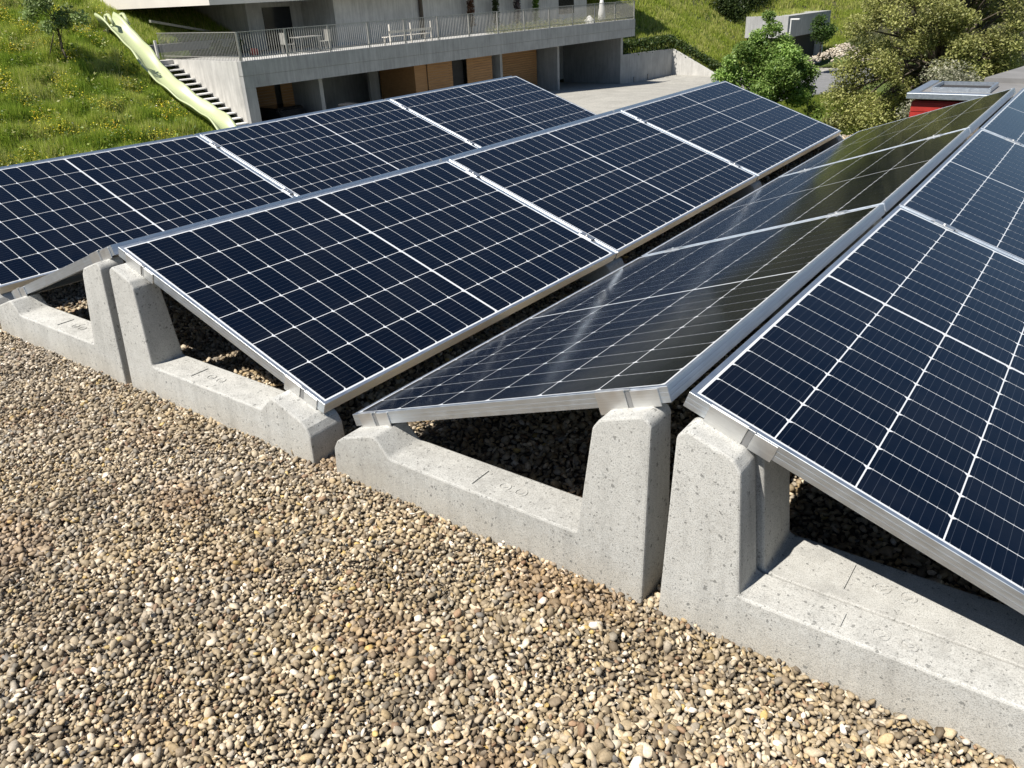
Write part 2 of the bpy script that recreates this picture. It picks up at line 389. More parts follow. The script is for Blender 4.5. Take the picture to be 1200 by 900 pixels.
# --- concrete support blocks. local s = distance from the high edge towards the low edge (mirrored by sign), y, z
def block_profile(lift=0.0, wide=0.0, dip=0.0):
    D = H*math.cos(TILT); t = math.tan(TILT); zu = lambda s: ZL+SI-THK/math.cos(TILT)-s*t-0.003-lift
    zt = 0.118-dip
    P = [(-0.004, -0.04), (0.004, 0.43), (0.010, zu(0.010)-0.018), (0.026, zu(0.026)-0.002), (0.126, zu(0.126)-0.002), (0.142+wide, zu(0.142)-0.020),
         (0.170+wide, zt+0.004), (0.182+wide, zt), (D-0.222, zt), (D-0.212, zt+0.003), (D-0.160, zu(D-0.160)-0.006), (D-0.140, zu(D-0.140)-0.001), (D-0.030, zu(D-0.030)-0.001), (D-0.006, zu(D-0.006)-0.010), (D+0.008, 0.085), (D+0.012, -0.04)]
    return P
def draft_block(y0, y1, sign, x_high, parent, P, draft0=0.075, draft1=0.03, name='body'):
    """front face leans back with height, side faces drafted; edges bevelled by hand-cut chamfers + modifier"""
    mb = MB(); n = len(P); vs = []
    for (s, z) in P: vs.append((x_high+sign*s, y0+draft0*max(z, 0), z))
    for (s, z) in P: vs.append((x_high+sign*s, y1-draft1*max(z, 0), z))
    mb.add(vs, [tuple(range(n))[::-1], tuple(range(n, 2*n))] + [(i, (i+1) % n, n+(i+1) % n, n+i) for i in range(n)])
    o = mb.build(name, M['concrete'], parent, bevel=0.005, seg=2)
    return o
def clamp_at(root, row, a, b, c, d):
    """end clamp on the short side of the frame: large plate from a to b, small plate from c to d (slope distance from the low edge)"""
    mtx = row_matrix(row, 0); inv_y = (mtx.to_3x3() @ Vector((0, 1, 0))).y < 0
    yf = W if inv_y else 0.0; sg = 1 if inv_y else -1
    def bx(m, x0, x1, ya, yb, z0, z1): m.box(x0, min(yf+sg*ya, yf+sg*yb), z0, x1, max(yf+sg*ya, yf+sg*yb), z1)
    e = MB(); n0, n1 = (b, c) if b < c else (d, a)
    bx(e, a, b, 0.0006, 0.0050, -THK-0.016, 0.0030)
    bx(e, a, b, -0.008, 0.0005, 0.0012, 0.0030)
    bx(e, c, d, 0.0006, 0.0036, -THK-0.006, -0.0012)
    bx(e, n0-0.001, n1+0.001, -0.008, 0.0044, 0.0012, 0.0028)
    g = MB(); bx(g, n0+0.001, n1-0.001, 0.0004, 0.0022, -THK-0.012, -0.004)
    for mb_, nm, mt in ((e, 'clamp', M['clamp']), (g, 'clamp_slot', M['groove'])):
        o = mb_.build(nm, mt, None, bevel=0.0007 if nm == 'clamp' else 0, seg=1); o.parent = root; o.matrix_parent_inverse = root.matrix_world.inverted(); o.matrix_world = mtx
def clamp_pairs(root, row):
    if row in ('C', 'A2', 'A3'):
        clamp_at(root, row, H-0.178, H-0.103, H-0.090, H-0.022); clamp_at(root, row, 0.032, 0.092, 0.106, 0.155)
    else:
        clamp_at(root, row, H-0.135, H-0.050, H-0.200, H-0.150); clamp_at(root, row, 0.103, 0.172, 0.030, 0.086)
def marks(root, x_high, sign, ya, yb, z, s_line, s_rings):
    x = x_high+sign*s_line
    MB().box(x-0.0018, ya, z-0.004, x+0.0018, yb, z+0.0035).build('cast_line', M['concrete'], root)
    for s in s_rings:
        mb = MB(); cx = x_high+sign*s; cy = (ya+yb)/2; vs = []
        for i in range(16):
            a = 2*math.pi*i/16
            for (rr, zz_) in ((0.0175, -0.002), (0.0165, 0.0022), (0.0135, 0.0022), (0.0125, -0.002)): vs.append((cx+rr*math.cos(a), cy+rr*math.sin(a), z+zz_))
        mb.add(vs, [(4*i+q, 4*((i+1) % 16)+q, 4*((i+1) % 16)+q+1, 4*i+q+1) for i in range(16) for q in range(3)])
        mb.build('date_ring', M['concrete'], root)
        MB().prism([(cx-0.007, cy-0.001), (cx, cy-0.008), (cx+0.008, cy), (cx+0.001, cy+0.002)], 2, z-0.002, z+0.002).build('date_arrow', M['concrete'], root)
front = [
 ('B', 'pale concrete wedge block under the centre row, its high post at the left', -0.085, 0.052, True),
 ('A2', 'leftmost complete concrete wedge block, low end left and high post at the left ridge', -0.085, 0.052, True),
 ('C', 'concrete wedge block right of centre, low end left and tall post at its right end', -0.085, 0.055, True),
 ('D', 'largest nearest concrete block at bottom right with a tall post at its left end', -0.090, 0.020, True),
 ('A', 'concrete block end barely seen at the left edge of the picture', -0.085, 0.052, True)]
BLOCKS = []
for row, lab, y0, y1, cl in front:
    xh, xl = ROWS[row]; sign = 1 if xl > xh else -1
    root = empty('concrete_block', loc=(xh+sign*CO/2, (y0+y1)/2, 0)); bpy.context.view_layer.update()
    tag(root, lab, 'concrete block', 'concrete wedge blocks carrying the solar panels')
    o = draft_block(y0, y1, sign, xh, None, block_profile(), 0.075, 0.0 if row == 'D' else 0.03); o.parent = root; o.matrix_parent_inverse = root.matrix_world.inverted()
    r2e = root
    inv = root.matrix_world.inverted()
    before = set(COL.objects)
    marks(root, xh, sign, y0+0.035, y1-0.035, 0.118, 0.50 if sign < 0 else 0.36, (0.42, 0.37) if sign < 0 else (0.43, 0.48))
    for q in set(COL.objects)-before: q.matrix_parent_inverse = inv
    clamp_pairs(root, row)
    BLOCKS.append((min(xh, xl)-0.02, max(xh, xl)+0.02, y0, y1))
# second, slightly recessed block right behind the near one of the right row
xh, xl = ROWS['D']
root = empty('concrete_block', loc=(xh+CO/2, 0.1, 0)); bpy.context.view_layer.update()
tag(root, 'recessed concrete block touching the back of the largest front block, half in panel shade', 'concrete block', 'concrete wedge blocks carrying the solar panels')
P = block_profile(0.002, 0.010, 0.004)
o = draft_block(0.0255, 0.19, 1, xh+0.004, None, P, 0.0, 0.02); o.parent = root; o.matrix_parent_inverse = root.matrix_world.inverted()
before = set(COL.objects); marks(root, xh, 1, 0.06, 0.15, 0.114, 0.335, (0.40, 0.45))
for q in set(COL.objects)-before: q.matrix_parent_inverse = root.matrix_world.inverted()
BLOCKS.append((xh, xl, 0.02, 0.19))
# blocks under the other joints, in the shade below the panels
rn = {'A': 'leftmost row', 'A2': 'hidden row left of the centre ridge', 'B': 'centre row', 'C': 'left-sloping row', 'D': 'rightmost row', 'A3': 'hidden row behind the leftmost ridge'}
for row in ('A', 'A2', 'B', 'C', 'D', 'A3'):
    xh, xl = ROWS[row]; sign = 1 if xl > xh else -1
    for k in ((1, 2, 3) if row != 'A3' else (0, 1, 2, 3)):
        yc = k*(W+GAP)-GAP/2 + (-0.01 if k == 3 else (0.09 if k == 0 else 0)); root = empty('concrete_block', loc=(xh+sign*CO/2, yc, DZ[k])); bpy.context.view_layer.update()
        tag(root, 'shaded concrete block under the %s of the %s' % (('near end', 'first joint', 'second joint', 'far end')[k], rn[row]), 'concrete block', 'shaded concrete blocks below the panel joints')
        Pk = [(s, z+DZ[k] if z > 0 else z) for s, z in block_profile(0.002)]
        o = draft_block(yc-0.07, yc+0.07, sign, xh, None, Pk, 0.03, 0.03); o.parent = root; o.matrix_parent_inverse = root.matrix_world.inverted()
        BLOCKS.append((min(xh, xl)-0.02, max(xh, xl)+0.02, yc-0.07, yc+0.07))

# ================================================================== ROOF + GRAVEL
tag(MB().box(1.3, 5.951, -0.45, 7.5, 7.0, -0.012).box(1.75, 7.001, -0.45, 7.5, 8.1, -0.012).box(-4.6, -4.5, -0.45, 7.5, 5.95, -0.012).build('roof', M['bed']), kind='structure')
tag(MB().box(-4.4, -4.2, -5.2, 7.2, 5.75, -0.455).build('building_walls', M['render_wall']), kind='structure')

def ico(level):
    t = (1+5**0.5)/2
    v = [(-1, t, 0), (1, t, 0), (-1, -t, 0), (1, -t, 0), (0, -1, t), (0, 1, t), (0, -1, -t), (0, 1, -t), (t, 0, -1), (t, 0, 1), (-t, 0, -1), (-t, 0, 1)]
    f = [(0, 11, 5), (0, 5, 1), (0, 1, 7), (0, 7, 10), (0, 10, 11), (1, 5, 9), (5, 11, 4), (11, 10, 2), (10, 7, 6), (7, 1, 8), (3, 9, 4), (3, 4, 2), (3, 2, 6), (3, 6, 8), (3, 8, 9), (4, 9, 5), (2, 4, 11), (6, 2, 10), (8, 6, 7), (9, 8, 1)]
    v = [np.array(p)/np.linalg.norm(p) for p in v]
    for _ in range(level):
        cache = {}; nf = []
        def mid(a, b):
            key = (min(a, b), max(a, b))
            if key not in cache:
                m = v[a]+v[b]; v.append(m/np.linalg.norm(m)); cache[key] = len(v)-1
            return cache[key]
        for a, b, c in f:
            ab, bc, ca = mid(a, b), mid(b, c), mid(c, a); nf += [(a, ab, ca), (b, bc, ab), (c, ca, bc), (ab, bc, ca)]
        f = nf
    return np.array(v), np.array(f)
def stone_variants(level, n):
    v, f = ico(level); out = []
    for i in range(n):
        d = np.zeros(len(v))
        for q in range(4):
            k = rng.normal(size=3)*1.6; d += np.sin(v@k+rng.uniform(0, 6.28))
        # flatten a few random planes so the pebbles are not eggs
        p = v*(1+0.07*d)[:, None]
        for q in range(6):
            nn = rng.normal(size=3); nn /= np.linalg.norm(nn); h = rng.uniform(0.5, 0.85); dd = p@nn; p = p-np.outer(np.maximum(dd-h, 0)*0.85, nn)
        out.append(p)
    return out, f
PAL = np.array([(0.37, 0.31, 0.21), (0.45, 0.385, 0.27), (0.31, 0.26, 0.18), (0.56, 0.49, 0.37), (0.23, 0.19, 0.135), (0.66, 0.60, 0.48), (0.42, 0.335, 0.20), (0.28, 0.26, 0.215), (0.37, 0.34, 0.28), (0.17, 0.145, 0.11), (0.31, 0.215, 0.14), (0.78, 0.74, 0.66), (0.55, 0.42, 0.17), (0.23, 0.225, 0.21)])
PW = np.array([16, 17, 13, 13, 7, 8, 10, 3, 6, 3, 3.5, 2.0, 1.4, 0.8]); PW = PW/PW.sum()
PWG = np.array([11, 10, 13, 8, 11, 4, 5, 10, 11, 7, 3, 2.0, 0.8, 3]); PWG = PWG/PWG.sum()
def lowfreq(x, y, s, seed):
    r = np.random.default_rng(seed); o = np.zeros_like(x)
    for i in range(6):
        a = r.uniform(0, 6.28); k = r.uniform(0.6, 1.6)/s*6.28; o += np.sin(k*(x*math.cos(a)+y*math.sin(a))+r.uniform(0, 6.28))
    return o/3
def stones_at(x, y, z, r, variants, faces, pw_shift):
    n = len(x); nv = len(variants[0]); V = np.empty((n, nv, 3), np.float32)
    which = rng.integers(0, len(variants), n); base = np.array(variants)[which]
    sx = r*rng.uniform(0.9, 1.7, n); sy = r*rng.uniform(0.65, 1.05, n); sz = r*rng.uniform(0.4, 0.8, n)
    base = base*np.stack([sx, sy, sz], 1)[:, None, :]
    yaw = rng.uniform(0, 2*math.pi, n); t1 = rng.normal(0, 0.5, n); t2 = rng.normal(0, 0.5, n)
    c, s_ = np.cos(t1), np.sin(t1); Y = base[..., 1]*c[:, None]-base[..., 2]*s_[:, None]; Z = base[..., 1]*s_[:, None]+base[..., 2]*c[:, None]
    c, s_ = np.cos(t2), np.sin(t2); X = base[..., 0]*c[:, None]+Z*s_[:, None]; Z = -base[..., 0]*s_[:, None]+Z*c[:, None]
    c, s_ = np.cos(yaw), np.sin(yaw); X2 = X*c[:, None]-Y*s_[:, None]; Y2 = X*s_[:, None]+Y*c[:, None]
    V[..., 0] = X2+x[:, None]; V[..., 1] = Y2+y[:, None]; V[..., 2] = Z+z[:, None]
    F = faces[None]+(np.arange(n)*nv)[:, None, None]
    g = rng.uniform(size=n) < pw_shift
    ci = np.where(g, rng.choice(len(PAL), n, p=PWG), rng.choice(len(PAL), n, p=PW))
    C = PAL[ci]; g3 = C.mean(1, keepdims=True); w = (np.clip(pw_shift, 0, 1)*0.40)[:, None]; C = C*(1-w)+g3*w
    pt = (1+0.11*np.clip(lowfreq(x, y, 0.45, 77), -1.2, 1.2))[:, None]; red = np.clip(lowfreq(x, y, 0.6, 78)-0.45, 0, 0.6)[:, None]
    C = C*np.array([1.00, 0.93, 0.86])*rng.uniform(0.70, 1.28, (n, 1))*pt*(1-red*np.array([0.20, 0.32, 0.40]))
    return V.reshape(-1, 3), F.reshape(-1, 3), np.repeat(C, nv, axis=0)
def hexgrid(x0, x1, y0, y1, pitch):
    xs = np.arange(x0, x1, pitch); ys = np.arange(y0, y1, pitch*0.866); X, Y = np.meshgrid(xs, ys)
    X = X+(np.arange(len(ys)) % 2)[:, None]*pitch/2; X, Y = X.ravel(), Y.ravel()
    return X+rng.normal(0, pitch*0.24, X.shape), Y+rng.normal(0, pitch*0.24, Y.shape)
def outside_blocks(x, y):
    k = np.ones(len(x), bool)
    for a, b, c, d in BLOCKS: k &= ~((x > a+0.012) & (x < b-0.012) & (y > c+0.012) & (y < d-0.012))
    return k
def in_view(x, y, margin=60):
    P_ = np.stack([x, y, np.zeros_like(x)], 1)-CAM; dz = P_@fwd; px = 600+FPX*(P_@r2)/np.maximum(dz, 1e-3); py = 450-FPX*(P_@u2)/np.maximum(dz, 1e-3)
    return (dz > 0.05) & (px > -margin) & (px < 1200+margin) & (py < 900+margin)
def gravel():
    v80, f80 = stone_variants(1, 14); v20, f20 = stone_variants(0, 14); v20 = [q*1.13 for q in v20]
    parts = []; off = 0
    def lay(x, y, z, r, far):
        nonlocal off
        if len(x) == 0: return
        gsh = np.clip(0.38-0.24*(x-0.6)-0.30*(y+0.7)+0.30*lowfreq(x, y, 0.8, 5), 0.02, 0.9)
        V, F, C = stones_at(x, y, z, r, v20 if far else v80, f20 if far else f80, gsh)
        parts.append((V, F+off, C)); off += len(V)
    def size(x, y, n): return np.exp(rng.normal(0, 0.26, n))*(0.0062+0.0010*np.clip(lowfreq(x, y, 0.5, 9), -1, 1))
    for (pitch, zlev, zs) in ((0.0112, -0.007, 0.0025), (0.0140, 0.001, 0.0032)):
        x, y = hexgrid(-2.2, 3.3, -1.5, 0.02, pitch); k = in_view(x, y) & outside_blocks(x, y); x, y = x[k], y[k]
        n = len(x); r = size(x, y, n); z = zlev+rng.normal(0, zs, n)+0.004*lowfreq(x, y, 0.35, 3)
        d = np.hypot(x-CAM[0], y-CAM[1])
        for far in (False, True):
            q = (d > 1.15) == far; lay(x[q], y[q], z[q], r[q], far)
    # under the panels, mostly in shade
    x, y = hexgrid(-2.3, 3.3, 0.02, 1.6, 0.0165); k = outside_blocks(x, y) & in_view(x, y); x, y = x[k], y[k]
    lay(x, y, -0.002+rng.normal(0, 0.004, len(x)), size(x, y, len(x))*1.35, True)
    x, y = hexgrid(0.7, 1.5, 1.6, 5.9, 0.020); k = outside_blocks(x, y); x, y = x[k], y[k]
    lay(x, y, -0.002+rng.normal(0, 0.004, len(x)), size(x, y, len(x))*1.5, True)
    # bigger single pebbles lying on top
    n = 220; x = rng.uniform(-2.0, 3.2, n); y = rng.uniform(-1.45, -0.1, n); k = outside_blocks(x, y) & in_view(x, y); x, y = x[k], y[k]
    lay(x, y, 0.006+rng.normal(0, 0.002, len(x)), rng.uniform(0.0085, 0.0125, len(x)), False)
    V = np.concatenate([p[0] for p in parts]); F = np.concatenate([p[1] for p in parts]); C = np.concatenate([p[2] for p in parts])
    print('gravel tris', len(F))
    o = np_mesh('gravel', V, F, M['stone'], C, smooth=True)
    tag(o, 'loose brown and grey river gravel covering the flat roof', 'gravel', kind='stuff')
gravel()

# ================================================================== SURROUNDINGS (frame: e along the garage front, n towards us)
L0 = np.array([-29.19, 21.98]); E_ = np.array([0.0690, 0.9976]); N_ = np.array([0.9976, -0.0690])
BW = Matrix(((E_[0], N_[0], 0, L0[0]), (E_[1], N_[1], 0, L0[1]), (0, 0, 1, 0), (0, 0, 0, 1)))   # left-handed flip handled by recalculated normals
def wp(e, n, z): return (L0[0]+e*E_[0]+n*N_[0], L0[1]+e*E_[1]+n*N_[1], z)
def to_world(mb): mb.v = [wp(*p) for p in mb.v]; return mb
def sm(x, a, b): t = np.clip((x-a)/(b-a), 0, 1); return t*t*(3-2*t)
def base_z(e): return -5.0-np.clip(e-22, 0, 12)*0.055
def hz(e, n):
    e = np.asarray(e, float); n = np.asarray(n, float)
    b = base_z(e)
    left = -1.0-0.5*(n+4.2); left = np.where(left > 2.5, 2.5+(left-2.5)*0.35, left); left = np.maximum(left, -5.0)
    stair = np.maximum(-1.35-0.46*(n+5.4)-0.25, -5.05); stair = np.where(n < -6.6, -1.2+0.38*np.maximum(-8.6-n, 0), stair)
    back = np.where(n < -8.5, -0.6+0.36*(-8.5-n), -1.2); back = np.where(back > 4, 4+(back-4)*0.35, back)
    mid = np.where(n > -6.7, b, back)
    rr = np.where(e < 40.0, np.where(n < -1.22, b+2.1+0.55*np.minimum(-1.2-n, 40), b), b+np.maximum(2.1-0.53*np.maximum(n+1.2, -40), 0)) + 0.27*np.clip(e-51, 0, 16)+0.07*np.maximum(e-67, 0)
    rr = np.where((e > 43.8) & (n > 3.4) & (n < 5.9) & (e < 52.5), np.maximum(rr, -1.75), rr)
    rr = np.minimum(rr, 3+0.22*(e-40)+0.15*np.maximum(-n, 0))
    z = np.where(e < -1.75, left, np.where(e < 0, stair, np.where(e < 33, mid, rr)))
    near = sm(n, 6, 14)
    z = z*(1-near)+near*np.minimum(b, -5.0)*1.0 + near*0.16*np.clip(e-58, 0, 22)
    return z
def ground():
    es = np.unique(np.concatenate([np.arange(-220, -20, 8.0), np.arange(-20, -2, 0.6), [-1.76, -1.74, -0.9, -0.01, 0.0], np.arange(1, 33, 1.5), [32.99, 33.0], [33.01, 39.99, 40.01, 43.79, 43.81], np.arange(34, 75, 0.5), np.arange(75, 320, 8.0)]))
    ns = np.unique(np.concatenate([np.arange(-260, -30, 8.0), np.arange(-30, -9, 1.0), [-8.51, -8.49, -6.61, -6.59, -6.71, -6.69, -1.23, -1.21, 3.39, 3.41, 5.89, 5.91], np.arange(-8, 8, 0.5), np.arange(8, 60, 2.0), np.arange(60, 260, 10.0)]))
    Eg, Ng = np.meshgrid(es, ns, indexing='ij'); Z = hz(Eg, Ng)
    Z = Z+0.10*lowfreq(Eg, Ng, 6, 11)*((Eg < -2) | ((Eg > 34) & ((Ng < -2.2) | (Eg > 46))))
    V = np.stack([L0[0]+Eg*E_[0]+Ng*N_[0], L0[1]+Eg*E_[1]+Ng*N_[1], Z], -1).reshape(-1, 3)
    a = len(ns); i, j = np.meshgrid(np.arange(len(es)-1), np.arange(a-1), indexing='ij'); i = i.ravel(); j = j.ravel()
    F = np.stack([i*a+j, i*a+j+1, (i+1)*a+j+1, (i+1)*a+j], 1)
    o = np_mesh('ground', V, F[:, ::-1], M['ground'], smooth=False); tag(o, kind='structure')
ground()
def at_ground(px, py, lo=15, hi=120):
    d = fwd+r2*(px-600)/FPX-u2*(py-450)/FPX
    for t in np.arange(lo, hi, 0.1):
        p = CAM+d*t; v = p[:2]-L0; e = v@E_; n = v@N_
        if p[2] <= hz(e, n): return e, n, float(hz(e, n)), t
    return e, n, float(hz(e, n)), t

# yard and drive
def sheet(name, e0, e1, n0, n1, dz, mat, zf=None):
    es = np.arange(e0, e1+0.01, 1.0); mb = MB(); vs = []
    for e in es:
        z = float(base_z(e))+dz if zf is None else zf(e)+dz
        vs += [(e, n0, z), (e, n1, z)]
    mb.add(vs, [(2*i, 2*i+1, 2*i+3, 2*i+2) for i in range(len(es)-1)]); to_world(mb); tag(mb.build(name, mat), kind='structure')
sheet('yard', 0.2, 47.2, -6.0, 9.6, 0.05, M['yard'])
sheet('driveway', 20, 48.2, 9.62, 15.0, 0.09, M['asphalt'])

# ---- terrace building with garages
tb = empty('terrace_building', loc=wp(16, -3, -5)); bpy.context.view_layer.update()
tag(tb, 'long low concrete building with open garages below and a railed terrace on top', 'building')
def part(mb, name, mat, parent, **kw):
    to_world(mb); o = mb.build(name, mat, None, **kw); o.parent = parent
    bpy_inv = Matrix.Translation(-Vector(parent.location)) if parent.type == 'EMPTY' else Matrix.Identity(4)
    o.matrix_parent_inverse = bpy_inv; return o
ZT, ZJ, ZF = -1.12, -1.74, -2.25
for i, (e0, e1) in enumerate(((0, 11.0), (11.008, 22.0), (22.008, 32.5))):
    part(MB().box(e0, -0.30, ZJ+0.006, e1, 0.0, ZT), 'parapet', M['fair'], tb, bevel=0.01, seg=1)
part(MB().box(0.0, -0.30, ZF, 32.5, -0.012, ZJ-0.006), 'fascia', M['fair'], tb)
part(MB().box(0.02, -0.29, ZJ-0.01, 32.48, -0.03, ZJ+0.01), 'joint', M['groove'], tb)
part(MB().box(0.3, -8.4, ZF+0.3, 32.5, -0.31, ZT-0.08), 'terrace_deck', M['pave'], tb)
part(MB().box(0.3, -6.2, ZF, 32.5, -0.31, ZF+0.29), 'ceiling', M['fair'], tb)
# left side wall, a wedge above the steps
part(MB().prism([(-6.96, ZT), (-0.31, ZT), (-0.31, -5.3), (-6.96, -5.3)], 0, 0.0, 0.28), 'side_wall', M['render_wall'], tb)
part(MB().box(0.0, -0.30, -5.3, 0.55, -0.02, ZF-0.003), 'pier', M['fair'], tb)
part(MB().box(0.3, -6.5, -5.3, 32.5, -6.21, ZF), 'back_wall', M['fair'], tb)
part(MB().box(32.1, -6.2, -6.2, 32.4, -0.95, ZF), 'end_wall', M['fair'], tb)
part(MB().box(24.4, -6.2, -5.9, 24.62, -0.95, ZF), 'bay_wall', M['fair'], tb)
for e0 in (4.75, 18.55):
    part(MB().box(e0, -3.2, -5.3, e0+0.22, -0.95, ZF), 'pillar', M['fair'], tb)
part(MB().box(10.6, -4.2, -5.3, 11.3, -4.0, ZF), 'pillar', M['fair'], tb)
def boarded(e0, e1, n, z0=-5.1, z1=ZF):
    h = 0.14; z = z0; grp = empty('garage_door', loc=wp((e0+e1)/2, n, z0)); grp.parent = tb; grp.matrix_parent_inverse = Matrix.Translation(-Vector(tb.location))
    me = None; k = 0
    while z < z1-0.02:
        top = min(z+h-0.012, z1-0.003)
        mb = to_world(MB().box(e0, n-0.03, z, e1, n+(0.004 if k % 2 else 0.0), top)); o = mb.build('board', M['wood'], None); o.parent = grp
        o.matrix_parent_inverse = Matrix.Translation(-Vector(wp((e0+e1)/2, n, z0))); z += h; k += 1
for (a, b, nn) in ((12.35, 14.35, -1.0), (15.6, 17.85, -1.0), (19.3, 24.0, -2.4), (1.0, 4.6, -4.6), (5.4, 7.4, -5.2)): boarded(a, b, nn)
part(MB().box(11.4, -4.0, -5.3, 12.33, -1.06, ZF), 'side_panel', M['wood'], tb)
part(MB().box(14.38, -1.35, -5.3, 15.57, -1.30, ZF), 'door_recess', M['dark'], tb)  # dark sheet painted as the shade between the doors
# ---- railing along the terrace edge
rg = empty('railing', loc=wp(16, -0.1, ZT)); tag(rg, 'thin galvanised bar railing along the terrace front and left side', 'railing')
mb = MB()
for i in range(int(32.4/0.125)+1):
    e = 0.06+i*0.125; mb.box(e-0.009, -0.112, ZT-0.05, e+0.009, -0.088, 0.045)
for i in range(1, 56):
    n = -0.1-i*0.125; mb.box(0.09, n-0.009, ZT-0.05, 0.112, n+0.009, 0.045)
tag(part(mb, 'bar', M['rail'], rg), kind='stuff')
part(MB().box(0.05, -0.125, 0.045, 32.45, -0.075, 0.075).box(0.075, -7.0, 0.045, 0.125, -0.126, 0.075), 'top_rail', M['rail'], rg)
part(MB().box(0.05, -0.115, -0.98, 32.45, -0.085, -0.95).box(0.085, -7.0, -0.98, 0.115, -0.126, -0.95), 'bottom_rail', M['rail'], rg)
for i in range(14):
    e = 0.1+i*2.49; part(MB().box(e-0.03, -0.135, ZT-0.02, e+0.03, -0.065, 0.045), 'post', M['rail'], rg)
# gate posts at the head of the steps
gp = empty('gate_posts', loc=wp(-0.4, -6.9, ZT)); tag(gp, 'pair of white posts at the head of the steps beside the railing', 'gate posts')
for e in (-0.75, -0.15): part(MB().box(e-0.05, -6.95, -1.3, e+0.05, -6.85, -0.25), 'post', M['white'], gp)
# ---- steps
st = empty('outdoor_stairs', loc=wp(-0.6, -2, -5)); tag(st, 'flight of pale treads with dark gaps climbing beside the side wall to the terrace', 'stairs')
k = 0; z = -1.31; n = -5.4
while z > -4.95:
    part(MB().box(-1.25, n-0.40, z-0.05, -0.02, n, z), 'tread', M['white'], st)
    z -= 0.2; n += 0.43; k += 1
part(MB().prism([(-5.9, -1.45), (3.2, -5.55), (3.2, -5.8), (-5.9, -1.75)], 0, -1.2, -0.05), 'stringer', M['dark'], st)
part(MB().box(-1.25, -7.0, -1.3, -0.02, -5.81, -1.12), 'landing', M['render_wall'], st)
# ---- slide: swept chute with rolled lips
sl = empty('slide', loc=wp(-1.9, 0, -4)); tag(sl, 'pale yellow-green wavy slide running down the flower meadow beside the steps', 'slide')
ctrl = [(-6.75, 0.38), (-6.3, 0.45), (-5.7, 0.20), (-4.9, -0.36), (-4.0, -0.72), (-3.0, -1.42), (-2.2, -1.82), (-1.2, -2.20), (0.0, -2.86), (0.9, -3.16), (1.8, -3.46), (2.8, -4.2), (3.8, -4.78), (4.6, -4.85)]
pn = np.array([c[0] for c in ctrl]); pz = np.array([c[1] for c in ctrl]); tt = np.linspace(pn[0], pn[-1], 60); zz = np.interp(tt, pn, pz)
zz = np.convolve(np.pad(zz, 2, 'edge'), np.ones(5)/5, 'valid')
wave = -2.25-0.35*sm(tt, -6.0, -3.0)+0.10*np.sin((tt+5)*1.3)
sec = [(-0.36, 0.20), (-0.40, 0.25), (-0.35, 0.29), (-0.28, 0.22), (-0.20, 0.06), (0, 0.0), (0.20, 0.06), (0.28, 0.22), (0.35, 0.29), (0.40, 0.25), (0.36, 0.20), (0.24, 0.0), (0, -0.05), (-0.24, 0.0)]
vs = []
for q in range(len(tt)):
    hgt = 1+0.9*max(0, 1-(q/7)) if q < 7 else 1+0.12*math.sin(q*0.9)
    for (a, b) in sec: vs.append((wave[q]+a*1.22, tt[q], zz[q]+0.10+b*hgt*1.1))
ns_ = len(sec); fs = [(q*ns_+i, q*ns_+(i+1) % ns_, (q+1)*ns_+(i+1) % ns_, (q+1)*ns_+i) for q in range(len(tt)-1) for i in range(ns_)]
part(MB().add(vs, fs), 'chute', M['slide'], sl, smooth=True)
for (ee) in (-2.5, -1.8):
    part(MB().tube((ee, -6.7, -0.3), (ee, -6.35, 0.95), 0.075, n=8).tube((ee, -6.35, 0.95), (ee, -6.05, 0.98), 0.075, n=8).tube((ee, -6.05, 0.98), (ee, -5.7, 0.55), 0.075, n=8), 'handrail', M['slide'], sl, smooth=True)
part(MB().box(-2.6, -7.6, -0.7, -1.7, -6.5, 0.36), 'platform', M['bark'], sl)
# ---- house above the terrace
hs = empty('house', loc=wp(20, -9, ZT)); tag(hs, 'cream slab roofed house above the terrace, its shaded wall behind the railing', 'house')
part(MB().box(1.2, -16, 1.17, 40, -3.6, 1.75), 'balcony_slab', M['offwhite'], hs)
part(MB().box(5.6, -15, ZT-0.079, 9.2, -7.5, 1.165), 'wall', M['render_wall'], hs)
part(MB().box(9.201, -15, ZT-0.078, 33, -4.6, 1.165), 'wall', M['render_wall'], hs)
part(MB().box(1.3, -15, 1.752, 39, -5, 4.8), 'upper_wall', M['offwhite'], hs)
part(MB().tube((15.6, -4.45, ZT-0.07), (15.6, -4.45, 1.16), 0.12, n=10), 'post', M['bark'], hs)
part(MB().box(6.6, -7.497, ZT-0.05, 8.4, -7.45, 0.9), 'door', M['glassdark'], hs)
for e0 in (29.5,): part(MB().box(e0, -4.597, -0.6, e0+1.8, -4.55, 0.9), 'window', M['glassdark'], hs)
lw = empty('garden_wall', loc=wp(0, -8.5, ZT)); tag(lw, 'low grey concrete wall holding the grass bank behind the left railing', 'wall')
part(MB().box(-1.6, -8.75, -1.5, 5.6, -8.5, -0.52), 'wall', M['fair'], lw)
kb = empty('stair_coping', loc=wp(3.2, -10, 0)); tag(kb, 'thin pale grey coping line slanting down the grass bank to the terrace', 'coping')
part(MB().prism([(1.2, 0.62), (5.4, -0.28), (5.4, -0.38), (1.2, 0.50)], 1, -9.6, -9.4), 'coping', M['rail'], kb)

